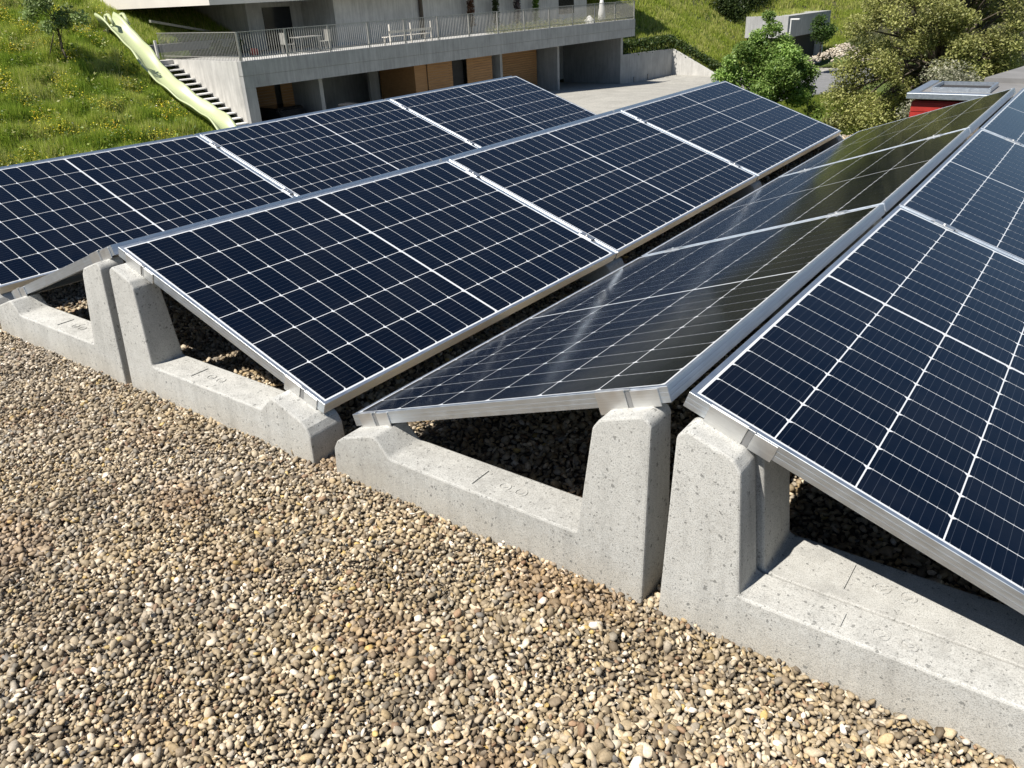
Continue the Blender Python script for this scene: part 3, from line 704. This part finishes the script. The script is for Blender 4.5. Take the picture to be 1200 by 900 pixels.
# terrace furniture
def table(e, n, name, lab):
    r_ = empty(name, loc=wp(e, n, ZT-0.08)); tag(r_, lab, 'table'); z0 = ZT-0.08
    part(MB().box(e-0.7, n-0.4, z0+0.70, e+0.7, n+0.4, z0+0.74), 'tabletop', M['rail'], r_)
    for a in (-0.6, 0.6):
        for b in (-0.32, 0.32): part(MB().tube((e+a, n+b, z0), (e+a*0.9, n+b, z0+0.70), 0.025), 'leg', M['rail'], r_)
table(5.6, -2.6, 'garden_table', 'grey garden table on the left part of the terrace behind the railing')
def chair(e, n, d, lab):
    r_ = empty('garden_chair', loc=wp(e, n, ZT-0.08)); tag(r_, lab, 'chair', 'grey garden chairs on the terrace'); z0 = ZT-0.08
    part(MB().box(e-0.24, n-0.24, z0+0.43, e+0.24, n+0.24, z0+0.46), 'seat', M['rail'], r_)
    part(MB().box(e+d*0.22, n-0.24, z0+0.461, e+d*0.26, n+0.24, z0+0.98), 'backrest', M['rail'], r_)
    for a in (-0.2, 0.2):
        for b in (-0.2, 0.2): part(MB().tube((e+a, n+b, z0), (e+a, n+b, z0+0.43), 0.018), 'leg', M['rail'], r_)
chair(4.45, -2.6, -1, 'grey garden chair at the left end of the grey table on the terrace')
chair(6.75, -2.6, 1, 'grey garden chair at the right end of the grey table on the terrace')
bn = empty('bench', loc=wp(10.6, -0.9, ZT)); tag(bn, 'pale wooden bench standing against the terrace railing', 'bench')
z0 = ZT-0.08
for j in range(3): part(MB().box(9.2, -0.95+j*0.14, z0+0.42, 12.4, -0.84+j*0.14, z0+0.46), 'slat', M['offwhite'], bn)
part(MB().box(9.2, -0.42, z0+0.62, 12.4, -0.38, z0+0.74), 'backrest', M['offwhite'], bn)
for e in (9.3, 10.8, 12.3): part(MB().box(e-0.04, -0.92, z0, e+0.04, -0.85, z0+0.42).box(e-0.04, -0.44, z0, e+0.04, -0.37, z0+1.05), 'leg', M['offwhite'], bn)
pa = empty('folded_parasol', loc=wp(29.4, -0.8, ZT)); tag(pa, 'closed white parasol standing upright at the right end of the terrace', 'parasol')
vs = []; rings = [(ZT+0.05, 0.20), (ZT+0.15, 0.30), (ZT+0.7, 0.24), (ZT+1.2, 0.16), (ZT+1.75, 0.03)]
for (z_, r_) in rings:
    for i in range(12): a = 2*math.pi*i/12; q = r_*(1 if i % 2 else 0.78); vs.append((29.4+q*math.cos(a), -0.8+q*math.sin(a), z_))
part(MB().add(vs, [(k*12+i, k*12+(i+1) % 12, k*12+12+(i+1) % 12, k*12+12+i) for k in range(4) for i in range(12)]+[tuple(range(48, 60))]), 'canopy', M['white'], pa, smooth=True)
part(MB().tube((29.4, -0.8, ZT-0.08), (29.4, -0.8, ZT+1.9), 0.025), 'pole', M['white'], pa)
cv = empty('covered_grill', loc=wp(27.9, -0.8, ZT)); tag(cv, 'low object under a white cover beside the closed parasol', 'covered grill')
vs = []; rings = [(ZT-0.08, 0.45), (ZT+0.12, 0.36), (ZT+0.30, 0.20), (ZT+0.46, 0.05)]
for (z_, r_) in rings:
    for i in range(10): a = 2*math.pi*i/10; q = r_*(1+0.12*math.sin(3*a)); vs.append((27.9+q*math.cos(a), -0.8+q*math.sin(a), z_))
part(MB().add(vs, [(k*10+i, k*10+(i+1) % 10, k*10+10+(i+1) % 10, k*10+10+i) for k in range(3) for i in range(10)]+[tuple(range(30, 40))]), 'cover', M['white'], cv, smooth=True)
rb = empty('red_bag', loc=wp(3.6, -4.4, ZT)); tag(rb, 'small red bag on the terrace beside the dark pots, left of the grey table', 'bag')
part(MB().prism([(3.45, ZT-0.08), (3.85, ZT-0.08), (3.80, ZT+0.22), (3.5, ZT+0.26)], 1, -4.5, -4.25), 'bag', M['pink'], rb, bevel=0.03)

# ================================================================== FOLIAGE
def leaf_mesh(name, pts, size, cols, parent=None, mat=None, aspect=0.55, upbias=0.5, fold=False):
    n = len(pts); nrm = rng.normal(size=(n, 3)); nrm[:, 2] = np.abs(nrm[:, 2])+upbias; nrm /= np.linalg.norm(nrm, axis=1)[:, None]
    a = np.cross(nrm, rng.normal(size=(n, 3))); a /= np.linalg.norm(a, axis=1)[:, None]; b = np.cross(nrm, a)
    s = (size*rng.uniform(0.6, 1.4, n))[:, None]
    V = np.stack([pts-a*s, pts+b*s*aspect-a*s*0.1, pts+a*s, pts-b*s*aspect-a*s*0.1], 1).reshape(-1, 3)
    F = (np.arange(n)*4)[:, None]+np.arange(4)[None]
    return np_mesh(name, V, F, mat or M['leaf'], np.repeat(cols, 4, axis=0), parent)
def crown_points(clumps, n, shell=0.55):
    w = np.array([c[3]**2 for c in clumps]); w = w/w.sum(); k = rng.choice(len(clumps), n, p=w)
    d = rng.normal(size=(n, 3)); d /= np.linalg.norm(d, axis=1)[:, None]; r = rng.uniform(0, 1, n)**shell
    C = np.array([c[:3] for c in clumps])[k]; Rr = np.array([c[3] for c in clumps])[k]
    P_ = C+d*(r*Rr)[:, None]*np.array([1, 1, 0.8]); return P_, k
def tree(name, label, base, trunk_h, clumps, nleaf, lsize, c0, c1, tr=0.12, cat='tree', limbs=True, aspect=0.55, gaps=0.0, group=None):
    """base world xyz, clumps in world offsets (x,y,z,r)"""
    root = empty(name, loc=base); tag(root, label, cat, group); bx = Vector(base)
    mb = MB(); p = Vector((0, 0, -0.3)); segs = 5; top = Vector((0, 0, trunk_h)); prev = p
    for i in range(1, segs+1):
        q = Vector((random.uniform(-.05, .05)*trunk_h*0.3, random.uniform(-.05, .05)*trunk_h*0.3, trunk_h*i/segs)); mb.tube(prev, q, tr*(1-0.12*(i-1)), tr*(1-0.12*i), 8); prev = q
    if limbs:
        for c in clumps:
            s_ = prev*random.uniform(0.55, 1.0); e_ = Vector(c[:3]); m_ = s_.lerp(e_, 0.5)+Vector((0, 0, 0.12*(e_-s_).length))
            mb.tube(s_, m_, tr*0.42, tr*0.28, 6); mb.tube(m_, e_, tr*0.28, tr*0.10, 5)
            for _ in range(3):
                dv = Vector((random.gauss(0, 1), random.gauss(0, 1), random.gauss(0.3, 1))).normalized()*c[3]*0.8; mb.tube(m_.lerp(e_, 0.7), e_+dv, tr*0.12, tr*0.03, 4)
    mb.build('trunk', M['bark'], root, smooth=True)
    P_, k = crown_points(clumps, nleaf)
    if gaps:
        g = lowfreq(P_[:, 0]*1.0+P_[:, 2]*0.7, P_[:, 1]+P_[:, 2]*0.5, 0.9, 21)+rng.normal(0, 0.25, len(P_)); P_ = P_[g > gaps-1]; k = k[g > gaps-1] if len(k) == len(g) else k
    t = rng.uniform(0, 1, (len(P_), 1)); cols = np.array(c0)*(1-t)+np.array(c1)*t
    cl = rng.uniform(0.72, 1.25, len(clumps)); cols = cols*cl[k][:, None]
    leaf_mesh('crown', P_, lsize, cols, root, aspect=aspect); return root
def blob(n, rx, ry, z0, z1, rmin, rmax, taper=1.0):
    out = []
    for i in range(n):
        u = random.uniform(0, 1); z = z0+(z1-z0)*u; wd_ = math.sin(math.pi*(0.12+0.80*u))**0.7
        a = random.uniform(0, 6.283); q = math.sqrt(random.uniform(0.05, 1)); out.append((rx*wd_*q*math.cos(a), ry*wd_*q*math.sin(a), z, random.uniform(rmin, rmax)))
    return out
# mid tree: pushed up in front of the drive
def raypt(px, py, t): 
    d = fwd+r2*(px-600)/FPX-u2*(py-450)/FPX; return CAM+d*t
b = raypt(893, 140, 34)
random.seed(3)
tree('broadleaf_tree', 'dense bright green leafy tree behind the far corner of the centre panels', (b[0], b[1], -5.0), 1.6,
     blob(30, 1.6, 1.6, 0.9, 3.6, 0.28, 0.62)+[(-0.15, 0.1, 4.75, 0.30), (0.1, 0, 4.3, 0.42), (-0.4, -0.2, 4.0, 0.4), (0.55, 0.2, 3.8, 0.42), (-1.5, -1.0, 2.5, 0.5), (1.4, 0.9, 1.9, 0.5), (-1.2, -0.9, 3.1, 0.42), (1.2, 0.7, 2.9, 0.45), (0, 0, 3.2, 0.9), (0, 0, 2.2, 1.1), (-1.3, -0.8, 2.2, 0.6), (0.8, 0.5, 3.3, 0.5), (-0.8, -0.6, 3.5, 0.5), (1.5, 1.0, 2.5, 0.45)], 46000, 0.058, (0.12, 0.23, 0.04), (0.38, 0.52, 0.14), 0.10)
b = raypt(1092, 140, 31)
random.seed(5)
cl = blob(190, 2.9, 2.9, 0.7, 7.2, 0.28, 0.66)+[(-2.9, -0.8, 2.2, 0.9), (-2.3, -1.4, 1.4, 0.9), (-2.6, -1.0, 3.4, 0.8), (-1.6, -1.6, 1.0, 0.9), (2.5, 0.9, 4.2, 0.9), (2.9, 1.2, 5.2, 0.9), (-2.8, -1.5, 0.9, 0.8), (-1.9, -1.3, 0.5, 0.7), (-3.1, -1.2, 2.8, 0.7), (-3.3, -1.4, 1.8, 0.7), (-2.9, -1.2, 4.3, 0.7), (-2.4, -0.9, 5.2, 0.7), (-3.3, -1.7, 0.8, 0.6)]
tree('olive_tree', 'large airy olive green tree with dark trunk behind the red shed', (b[0], b[1], -5.0), 3.2, cl, 140000, 0.049, (0.17, 0.20, 0.05), (0.52, 0.51, 0.19), 0.16, gaps=0.10)
b = raypt(965, 28, 58)
random.seed(8)
tree('round_bush', 'small round dark green bush beside the distant grey garage slab', (b[0], b[1], b[2]-1.9), 1.0, blob(9, 0.75, 0.75, 1.0, 2.4, 0.45, 0.7), 3000, 0.09, (0.04, 0.09, 0.015), (0.11, 0.18, 0.04), 0.07, cat='bush')
e, n, z, t = at_ground(82, 85)
p = wp(e, n, z); random.seed(11)
rt_ = tree('young_tree', 'slender young tree with stakes on the flower meadow at the upper left', p, 2.2, blob(12, 0.9, 0.9, 1.5, 4.0, 0.35, 0.55)+[(-0.9, -0.6, 2.2, 0.4), (0.9, 0.6, 2.0, 0.4)], 3400, 0.075, (0.15, 0.23, 0.06), (0.34, 0.42, 0.17), 0.04)
for dx, dy in ((-1.0, -0.6), (-0.55, 0.1)):
    MB().tube((dx, dy, -0.2), (dx*0.2, dy*0.2, 1.5), 0.022).build('stake', M['bark'], rt_)
# flowering shrub, pale rubble bank on the right
b = raypt(1190, 85, 30); random.seed(12)
tree('flowering_shrub', 'white flowering shrub at the right edge above the grey roof', (b[0], b[1], -5), 0.8, blob(16, 1.2, 1.2, 1.2, 3.6, 0.45, 0.8), 9000, 0.05, (0.45, 0.42, 0.32), (0.75, 0.72, 0.62), 0.06, cat='shrub')
b = raypt(1120, 85, 27); random.seed(13)
tree('flowering_shrub', 'pale grey-green shrub in bloom directly behind the red shed', (b[0], b[1], -5), 0.8, blob(16, 1.6, 1.2, 1.0, 3.0, 0.4, 0.7), 9000, 0.045, (0.16, 0.18, 0.09), (0.52, 0.50, 0.38), 0.06, cat='shrub')
b = raypt(962, 130, 33); random.seed(14)
tree('hedge_shrub', 'light green low shrub at the foot of the leafy tree near the panel corner', (b[0], b[1], -5), 0.4, blob(9, 0.9, 0.9, 0.2, 1.1, 0.35, 0.55), 4000, 0.06, (0.12, 0.20, 0.03), (0.28, 0.36, 0.08), 0.05, cat='shrub')
# climbing and potted plants along the house wall
random.seed(15)
for i, (e_, c0, c1, hh, lab) in enumerate(((19.6, (0.10, 0.05, 0.03), (0.22, 0.12, 0.07), 1.7, 'reddish climbing plant, leftmost of the plants on the house wall'), (22.0, (0.04, 0.07, 0.02), (0.12, 0.16, 0.05), 1.6, 'dark green climbing plant second from the left on the house wall'),
        (24.2, (0.05, 0.05, 0.04), (0.30, 0.22, 0.22), 1.7, 'dusky flowering plant in the middle of the house wall'), (26.2, (0.10, 0.20, 0.02), (0.25, 0.38, 0.06), 1.5, 'bright green plant on the right part of the house wall'))):
    tree('wall_plant', lab, wp(e_, -4.1, ZT-0.08), 1.0, [(0, 0, 0.5+0.25*j, 0.26) for j in range(int(hh/0.25))], 900, 0.07, c0, c1, 0.04, cat='plant', limbs=False, group='plants along the house wall')
for i, (e_, n_, lab) in enumerate(((3.4, -5.6, 'dark pot plant on the terrace under the slab corner'), (2.6, -6.2, 'low green plant by the grass bank on the terrace'))):
    tree('pot_plant', lab, wp(e_, n_, ZT-0.08), 0.4, [(0, 0, 0.45, 0.3), (0.2, 0.1, 0.6, 0.25)], 500, 0.06, (0.02, 0.03, 0.015), (0.10, 0.15, 0.04), 0.04, cat='plant', limbs=False)
# planted strip behind the right part of the railing
P_ = np.stack([rng.uniform(18, 32, 9000), rng.uniform(-1.7, -0.35, 9000), ZT-0.05+np.abs(rng.normal(0, 0.22, 9000))], 1)
W_ = np.array([wp(*q) for q in P_]); cc = np.array([(0.10, 0.14, 0.035), (0.20, 0.22, 0.07), (0.30, 0.27, 0.12)])[rng.integers(0, 3, 9000)]
tag(leaf_mesh('terrace_planting', W_, 0.05, cc, aspect=0.3), 'long wild planting behind the right part of the terrace railing', 'planting', kind='stuff')

def blades(name, e, n, z, h, w, cols, nb=4):
    N = len(e); k = np.repeat(np.arange(N), nb); M_ = len(k)
    bx = np.array(L0)[0]+e*E_[0]+n*N_[0]; by = L0[1]+e*E_[1]+n*N_[1]
    x = bx[k]+rng.normal(0, 0.04, M_)*h[k]*3; y = by[k]+rng.normal(0, 0.04, M_)*h[k]*3; a = rng.uniform(0, 6.28, M_); lean = rng.uniform(0.05, 0.5, M_)*h[k]; hh = h[k]*rng.uniform(0.6, 1.25, M_)
    ca, sa = np.cos(a), np.sin(a); b_ = rng.uniform(0, 6.28, M_)
    V = np.empty((M_, 3, 3)); V[:, 0] = np.stack([x-ca*w, y-sa*w, z[k]-0.03], 1); V[:, 1] = np.stack([x+ca*w, y+sa*w, z[k]-0.03], 1); V[:, 2] = np.stack([x+np.cos(b_)*lean, y+np.sin(b_)*lean, z[k]+hh], 1)
    C = cols[k]*rng.uniform(0.75, 1.3, (M_, 1))
    F = (np.arange(M_)*3)[:, None]+np.arange(3)[None]
    return np_mesh(name, V.reshape(-1, 3), F, M['grassblade'], np.repeat(C, 3, axis=0))
def visible_en(e, n, z, m=15):
    P_ = np.stack([L0[0]+e*E_[0]+n*N_[0], L0[1]+e*E_[1]+n*N_[1], z], 1)-CAM; dz = P_@fwd; px = 600+FPX*(P_@r2)/dz; py = 450-FPX*(P_@u2)/dz
    return (px > -m) & (px < 1200+m) & (py > -m-10) & (py < 260)
def zg(e, n): return hz(e, n)+0.10*lowfreq(e, n, 6, 11)*((e < -2) | ((e > 34) & ((n < -2.2) | (e > 46))))
GC = np.array([(0.26, 0.38, 0.05), (0.38, 0.49, 0.07), (0.52, 0.58, 0.12), (0.62, 0.62, 0.24), (0.15, 0.24, 0.04)])
N = 110000; e = rng.uniform(-14, -1.9, N); n = rng.uniform(-22, 3, N); z = zg(e, n); k = visible_en(e, n, z) & ~((e > -3.25) & (n > -7) & (e < -1.7)); e, n, z = e[k], n[k], z[k]
lf = lowfreq(e, n, 2.2, 31); ci = np.clip((lf*1.5+1.9+rng.normal(0, 0.9, len(e))).astype(int), 0, 4)
es_ = rng.uniform(-3.25, -1.75, 5000); ns_2 = rng.uniform(-7, 3, 5000)
tag(blades('verge_grass', es_, ns_2, zg(es_, ns_2), np.full(5000, 0.13), 0.014, GC[rng.integers(0, 3, 5000)]), 'short trodden grass directly under and beside the slide', 'grass', kind='stuff')
o = blades('meadow_grass', e, n, z, 0.34+0.26*np.clip(lowfreq(e, n, 1.3, 33), -0.8, 1), 0.014, GC[ci]); tag(o, 'tall wild meadow grass on the slope at the upper left', 'grass', kind='stuff')
q = lowfreq(e, n, 2.6, 41)*1.5+rng.normal(0, 0.35, len(e)); k = q > 0.70; fe, fn, fz = e[k][:9000], n[k][:9000], z[k][:9000]
Pf = np.array([wp(a, b_, c) for a, b_, c in zip(fe, fn, fz+rng.uniform(0.22, 0.60, len(fe)))]); Cf = np.array([(0.75, 0.62, 0.03), (0.70, 0.66, 0.10), (0.55, 0.50, 0.08), (0.72, 0.72, 0.60), (0.80, 0.40, 0.03)])[rng.choice(5, len(fe), p=[.4, .3, .2, .06, .04])]
tag(leaf_mesh('meadow_flowers', Pf, 0.024, Cf, mat=M['petal'], aspect=0.9, upbias=1.5), 'scattered yellow wildflowers in the meadow grass at the upper left', 'wildflowers', kind='stuff')
# darker weeds
k = (lowfreq(e, n, 1.3, 51)+rng.normal(0, 0.4, len(e)) > 0.6); we, wn, wz = e[k][:16000], n[k][:16000], z[k][:16000]
Pw = np.array([wp(a, b_, c) for a, b_, c in zip(we, wn, wz+rng.uniform(0.05, 0.55, len(we)))]); Cw = GC[rng.choice([0, 1, 4, 4, 4, 3], len(we))]*0.8
tag(leaf_mesh('meadow_weeds', Pw, 0.06, Cw), 'broad leaved weeds among the meadow grass at the upper left', 'weeds', kind='stuff')
# bank behind the railing (left) and slopes at the right
N = 9000; e = rng.uniform(-1.7, 5.5, N); n = rng.uniform(-18, -8.8, N); z = hz(e, n)
o = blades('bank_grass', e, n, z, np.full(N, 0.30), 0.02, GC[rng.integers(0, 4, N)]); tag(o, 'green grass bank between the slide top and the house', 'grass', kind='stuff')
N = 120000; e = rng.uniform(33.2, 95, N); n = rng.uniform(-32, 7, N); z = zg(e, n); k = visible_en(e, n, z) & (z > base_z(e)+0.15); e, n, z = e[k], n[k], z[k]
GC2 = np.array([(0.32, 0.40, 0.06), (0.43, 0.48, 0.10), (0.55, 0.55, 0.19), (0.20, 0.27, 0.05)]); lf = lowfreq(e, n, 4, 61); ci = np.clip((lf*0.9+1.5+rng.normal(0, 0.8, len(e))).astype(int), 0, 3)
o = blades('slope_grass', e, n, z, 0.30+0.12*np.clip(lowfreq(e, n, 3, 63), -0.8, 1), 0.035, GC2[ci], nb=4); tag(o, 'sunny yellow-green grass slope above the retaining wall at the top', 'grass', kind='stuff')
N = 16000; e = rng.uniform(8, 32, N); n = rng.uniform(15.2, 27, N); z = hz(e, n); k = visible_en(e, n, z); e, n, z = e[k], n[k], z[k]
o = blades('lawn_grass', e, n, z, np.full(len(e), 0.22), 0.02, np.array([(0.13, 0.20, 0.02), (0.24, 0.30, 0.05), (0.30, 0.33, 0.07)])[rng.integers(0, 3, len(e))]); tag(o, 'bright uncut grass below the olive tree beyond the panel corner', 'grass', kind='stuff')

P_ = np.stack([rng.uniform(52.6, 60, 14000), rng.normal(-3.2, 0.7, 14000), np.zeros(14000)], 1); P_[:, 2] = hz(P_[:, 0], P_[:, 1])+rng.uniform(0, 1.5, 14000)
W_ = np.array([wp(*q_) for q_ in P_]); hd2 = empty('hedge', loc=wp(56, -3, 0)); tag(hd2, 'dark hedge high on the sunny grass slope at the top edge of the picture', 'hedge')
o = leaf_mesh('foliage', W_, 0.11, np.array([(0.03, 0.05, 0.015), (0.05, 0.08, 0.02), (0.08, 0.11, 0.03)])[rng.integers(0, 3, 14000)]); o.parent = hd2; o.matrix_parent_inverse = Matrix.Translation(-Vector(hd2.location))
# ---- retaining wall, hedge, distant garage
rw = empty('retaining_wall', loc=wp(37, -1, -5)); tag(rw, 'concrete retaining wall beyond the garages, shaded left part and sunlit sloping right part', 'wall')
part(MB().prism([(32.41, -3.52), (39.8, -3.68), (39.8, -6.4), (32.41, -6.4)], 1, -1.25, -1.0), 'wall_panel', M['fair'], rw)
mb = MB(); A = (39.8, -1.0); B_ = (43.6, 1.6)
mb.add([(39.8, -1.0, -6.5), (40.05, -1.0, -6.5), (40.05, -1.0, -3.68), (39.8, -1.0, -3.68), (39.5, 3.1, -6.5), (39.75, 3.1, -6.5), (39.75, 3.1, -5.5), (39.5, 3.1, -5.5)], [(0, 1, 2, 3), (4, 7, 6, 5), (0, 4, 5, 1), (1, 5, 6, 2), (2, 6, 7, 3), (0, 3, 7, 4)])
part(mb, 'wall_panel', M['render_wall'], rw)  # paler than the left panel: sunlit tone put into the colour
for e_ in (34.0, 36.0): part(MB().box(e_, -1.0, -5.75, e_+0.12, -0.93, -5.2), 'bracket', M['groove'], rw)
P_ = np.stack([rng.uniform(32.6, 40.6, 16000), rng.normal(-1.9, 0.35, 16000), np.zeros(16000)], 1); P_[:, 2] = -3.7+rng.uniform(0, 1.0, 16000)*1.0
q_ = np.arange(16000) > 10500; P_[q_, 0] = rng.normal(40.6, 0.3, q_.sum()); P_[q_, 1] = rng.uniform(-1.9, 3.2, q_.sum()); P_[q_, 2] = -3.9-0.47*(P_[q_, 1]+1.0)+rng.uniform(0, 0.85, q_.sum())
W_ = np.array([wp(*q_) for q_ in P_]); hd = empty('hedge', loc=wp(37, -2, -4)); tag(hd, 'dark green clipped hedge along the top of the retaining wall', 'hedge')
o = leaf_mesh('foliage', W_, 0.09, np.array([(0.03, 0.06, 0.015), (0.06, 0.10, 0.02), (0.10, 0.13, 0.03)])[rng.integers(0, 3, 16000)]); o.parent = hd; o.matrix_parent_inverse = Matrix.Translation(-Vector(hd.location))
# distant garage cut into the slope, its long face parallel to the near garages
gd = empty('distant_garage', loc=wp(46, 6, -5)); tag(gd, 'grey concrete slab garage half hidden behind the leafy tree at the top', 'garage')
part(MB().box(43.6, 3.3, -3.15, 52.4, 6.75, -1.62), 'parapet', M['fair'], gd)
part(MB().box(43.9, 3.4, -6.2, 52.0, 6.1, -3.16), 'opening', M['dark'], gd)  # solid box, the shade inside the opening is put into its dark colour
part(MB().box(51.2, 4, -6.2, 51.6, 6.7, -3.161), 'pillar', M['render_wall'], gd)
b0 = raypt(925, 45, 58)
lp = empty('lamp_post', loc=(b0[0], b0[1], -5.8)); tag(lp, 'short white lamp post in front of the distant grey garage slab', 'lamp post')
zl = raypt(925, 23, 58)[2]+5.8
MB().tube((0, 0, 0), (0, 0, zl), 0.06, 0.045, 8).build('post', M['white'], lp); MB().box(-0.05, -0.05, zl, 0.75*0.8, 0.18, zl+0.09).build('lamp_head', M['white'], lp, bevel=0.02)
# pale rubble bank below the round bush
mb = []; N = 900; q0 = raypt(992, 40, 62)
X = rng.normal(0, 1.5, N); Y = rng.normal(0, 0.8, N); Zr = -5.8+np.clip(1.9-0.45*(X**2+Y**2)**0.5, -1, 3)+rng.normal(0, 0.08, N)
v20, f20 = stone_variants(0, 8)
V, F, C = stones_at(q0[0]+X, q0[1]+Y, Zr, rng.uniform(0.05, 0.16, N), v20, f20, np.full(N, 0.5)); C = C*0.6+np.array([0.28, 0.26, 0.22])
o = np_mesh('rubble_bank', V, F, M['stone'], C); tag(o, 'pale stony bank beside the round bush at the top right', 'stones', kind='stuff')
# background wood on the hill crest and far trees, seen above and in reflections
def wood():
    pts = []; cl = []
    for i in range(420):
        if i < 220: e_, n_ = random.uniform(70, 150), random.uniform(-70, 40)
        elif i < 360: e_, n_ = random.uniform(-60, 70), random.uniform(-75, -30)
        else: e_, n_ = random.uniform(60, 130), random.uniform(-40, 60)
        z_ = float(hz(e_, n_)); hgt = random.uniform(6, 11) if n_ < -20 else random.uniform(3.5, 6)
        for j in range(5): w_ = wp(e_+random.gauss(0, 1.5), n_+random.gauss(0, 1.5), z_+hgt*random.uniform(0.15, 0.95)); cl.append((*w_, random.uniform(1.6, 2.8)))
    P_, k = crown_points(cl, 70000, 0.4); t = rng.uniform(0, 1, (len(P_), 1)); tone = rng.uniform(0.7, 1.3, len(cl))[k][:, None]
    cols = (np.array((0.05, 0.06, 0.018))*(1-t)+np.array((0.15, 0.15, 0.055))*t)*tone
    o = leaf_mesh('far_wood', P_, 0.55, cols); tag(o, 'mixed green wood on the hills beyond the houses', 'wood', kind='stuff')
wood()

# ---- red shed with flat roof beyond the panel ends
rs = empty('red_shed', loc=(0.5, 14.5, -5)); tag(rs, 'small red boarded shed with flat grey roof and dark roof opening at the upper right', 'shed')
def rp(mb, name, mat, **kw):
    o = mb.build(name, mat, None, **kw); o.parent = rs; o.matrix_parent_inverse = Matrix.Translation(-Vector(rs.location)); return o
z = -0.72; k = 0
while z > -3.2:
    rp(MB().box(-0.10, 13.52-(0.004 if k % 2 else 0), z-0.14, 1.22, 13.56, z), 'board', M['red']); 
    z -= 0.15; k += 1
rp(MB().box(-0.09, 13.56, -5, 1.2, 15.2, -0.70), 'wall', M['red'])
rp(MB().box(-0.18, 13.44, -0.66, 1.30, 13.62, -0.57).box(-0.18, 13.62, -0.66, -0.04, 15.34, -0.575), 'roof_edge', M['alu'], bevel=0.006)
rp(MB().box(-0.04, 13.62, -0.69, 3.2, 15.34, -0.60), 'roof', M['sheet'])
sx0, sx1, sy0, sy1 = 0.12, 0.92, 13.98, 14.80
rp(MB().box(sx0-0.03, sy0-0.03, -0.60, sx0, sy1+0.03, -0.53).box(sx1, sy0-0.03, -0.60, sx1+0.03, sy1+0.03, -0.53).box(sx0, sy0-0.03, -0.60, sx1, sy0, -0.53).box(sx0, sy1, -0.60, sx1, sy1+0.03, -0.53), 'skylight_frame', M['alu'])
rp(MB().box(sx0, sy0, -0.598, sx1, sy1, -0.585), 'skylight', M['dark'])  # flat slab, its dark colour stands in for shade in the recess below
rp(MB().tube((0.42, 13.50, -1.12), (0.42, 13.44, -0.98), 0.022, n=8).tube((0.42, 13.44, -0.98), (0.42, 13.36, -0.98), 0.030, n=8), 'vent_pipe', M['red'])
gr = empty('flat_roof_annex', loc=(3, 16, -5)); tag(gr, 'pale grey flat roof annex right behind the red shed at the right edge', 'annex')
o = MB().prism([(0.66, 15.36), (1.0, 17.3), (1.2, 19.5), (8, 19.5), (8, 12.6), (1.42, 12.6), (1.36, 15.3)], 2, -0.66, -0.52).build('roof', M['sheet']); o.parent = gr; o.matrix_parent_inverse = Matrix.Translation(-Vector(gr.location))
o = MB().box(1.45, 12.9, -5, 7.8, 19.2, -0.665).build('wall', M['render_wall']); o.parent = gr; o.matrix_parent_inverse = Matrix.Translation(-Vector(gr.location))

# ---- parked cars, only their roofs clear the panels
def car(e, n, lab, paint, rack):
    z0 = -4.95; r_ = empty('parked_car', loc=wp(e, n, z0)); tag(r_, lab, 'car')
    w = 0.88; prof = [(-2.1, 0.35), (-2.12, 0.75), (-1.35, 0.92), (1.75, 0.98), (2.12, 0.80), (2.12, 0.35)]
    def pr(pts, e0, e1, name, mat, bev=0.06):
        return part(MB().prism([(n+a, z0+b) for a, b in pts], 0, e0, e1), name, mat, r_, bevel=bev, seg=3)
    pr(prof, e-w, e+w, 'body', paint)
    pr([(-1.3, 0.90), (-0.65, 1.40), (1.25, 1.42), (1.85, 0.95)], e-w+0.10, e+w-0.10, 'windows', M['glassdark'])
    pr([(-0.72, 1.395), (-0.45, 1.47), (1.1, 1.48), (1.35, 1.40)], e-w+0.12, e+w-0.12, 'roof', paint, 0.03)
    for s in (-1, 1):
        for a in (-1.35, 1.35): part(MB().tube((e+s*(w-0.22), n+a, z0+0.33), (e+s*(w+0.01), n+a, z0+0.33), 0.33, n=18), 'wheel', M['black'], r_)
        part(MB().box(e+s*(w-0.25)-0.13, n+2.10, z0+0.62, e+s*(w-0.25)+0.13, n+2.135, z0+0.76), 'headlight', M['white'], r_)
    return r_
car(3.1, -2.6, 'dark car parked inside the leftmost garage bay', M['carblack'], 0)
# a white car and a dark roof box show as specks just above the left panel row
cw = car(3.6, 3.2, 'white car in the yard whose roof just shows above the left panel row', M['carwhite'], 1)
part(MB().box(2.95, 2.6, -3.46, 3.55, 3.5, -3.14), 'roof_box', M['black'], cw, bevel=0.05, seg=2)

bpy.context.view_layer.update()
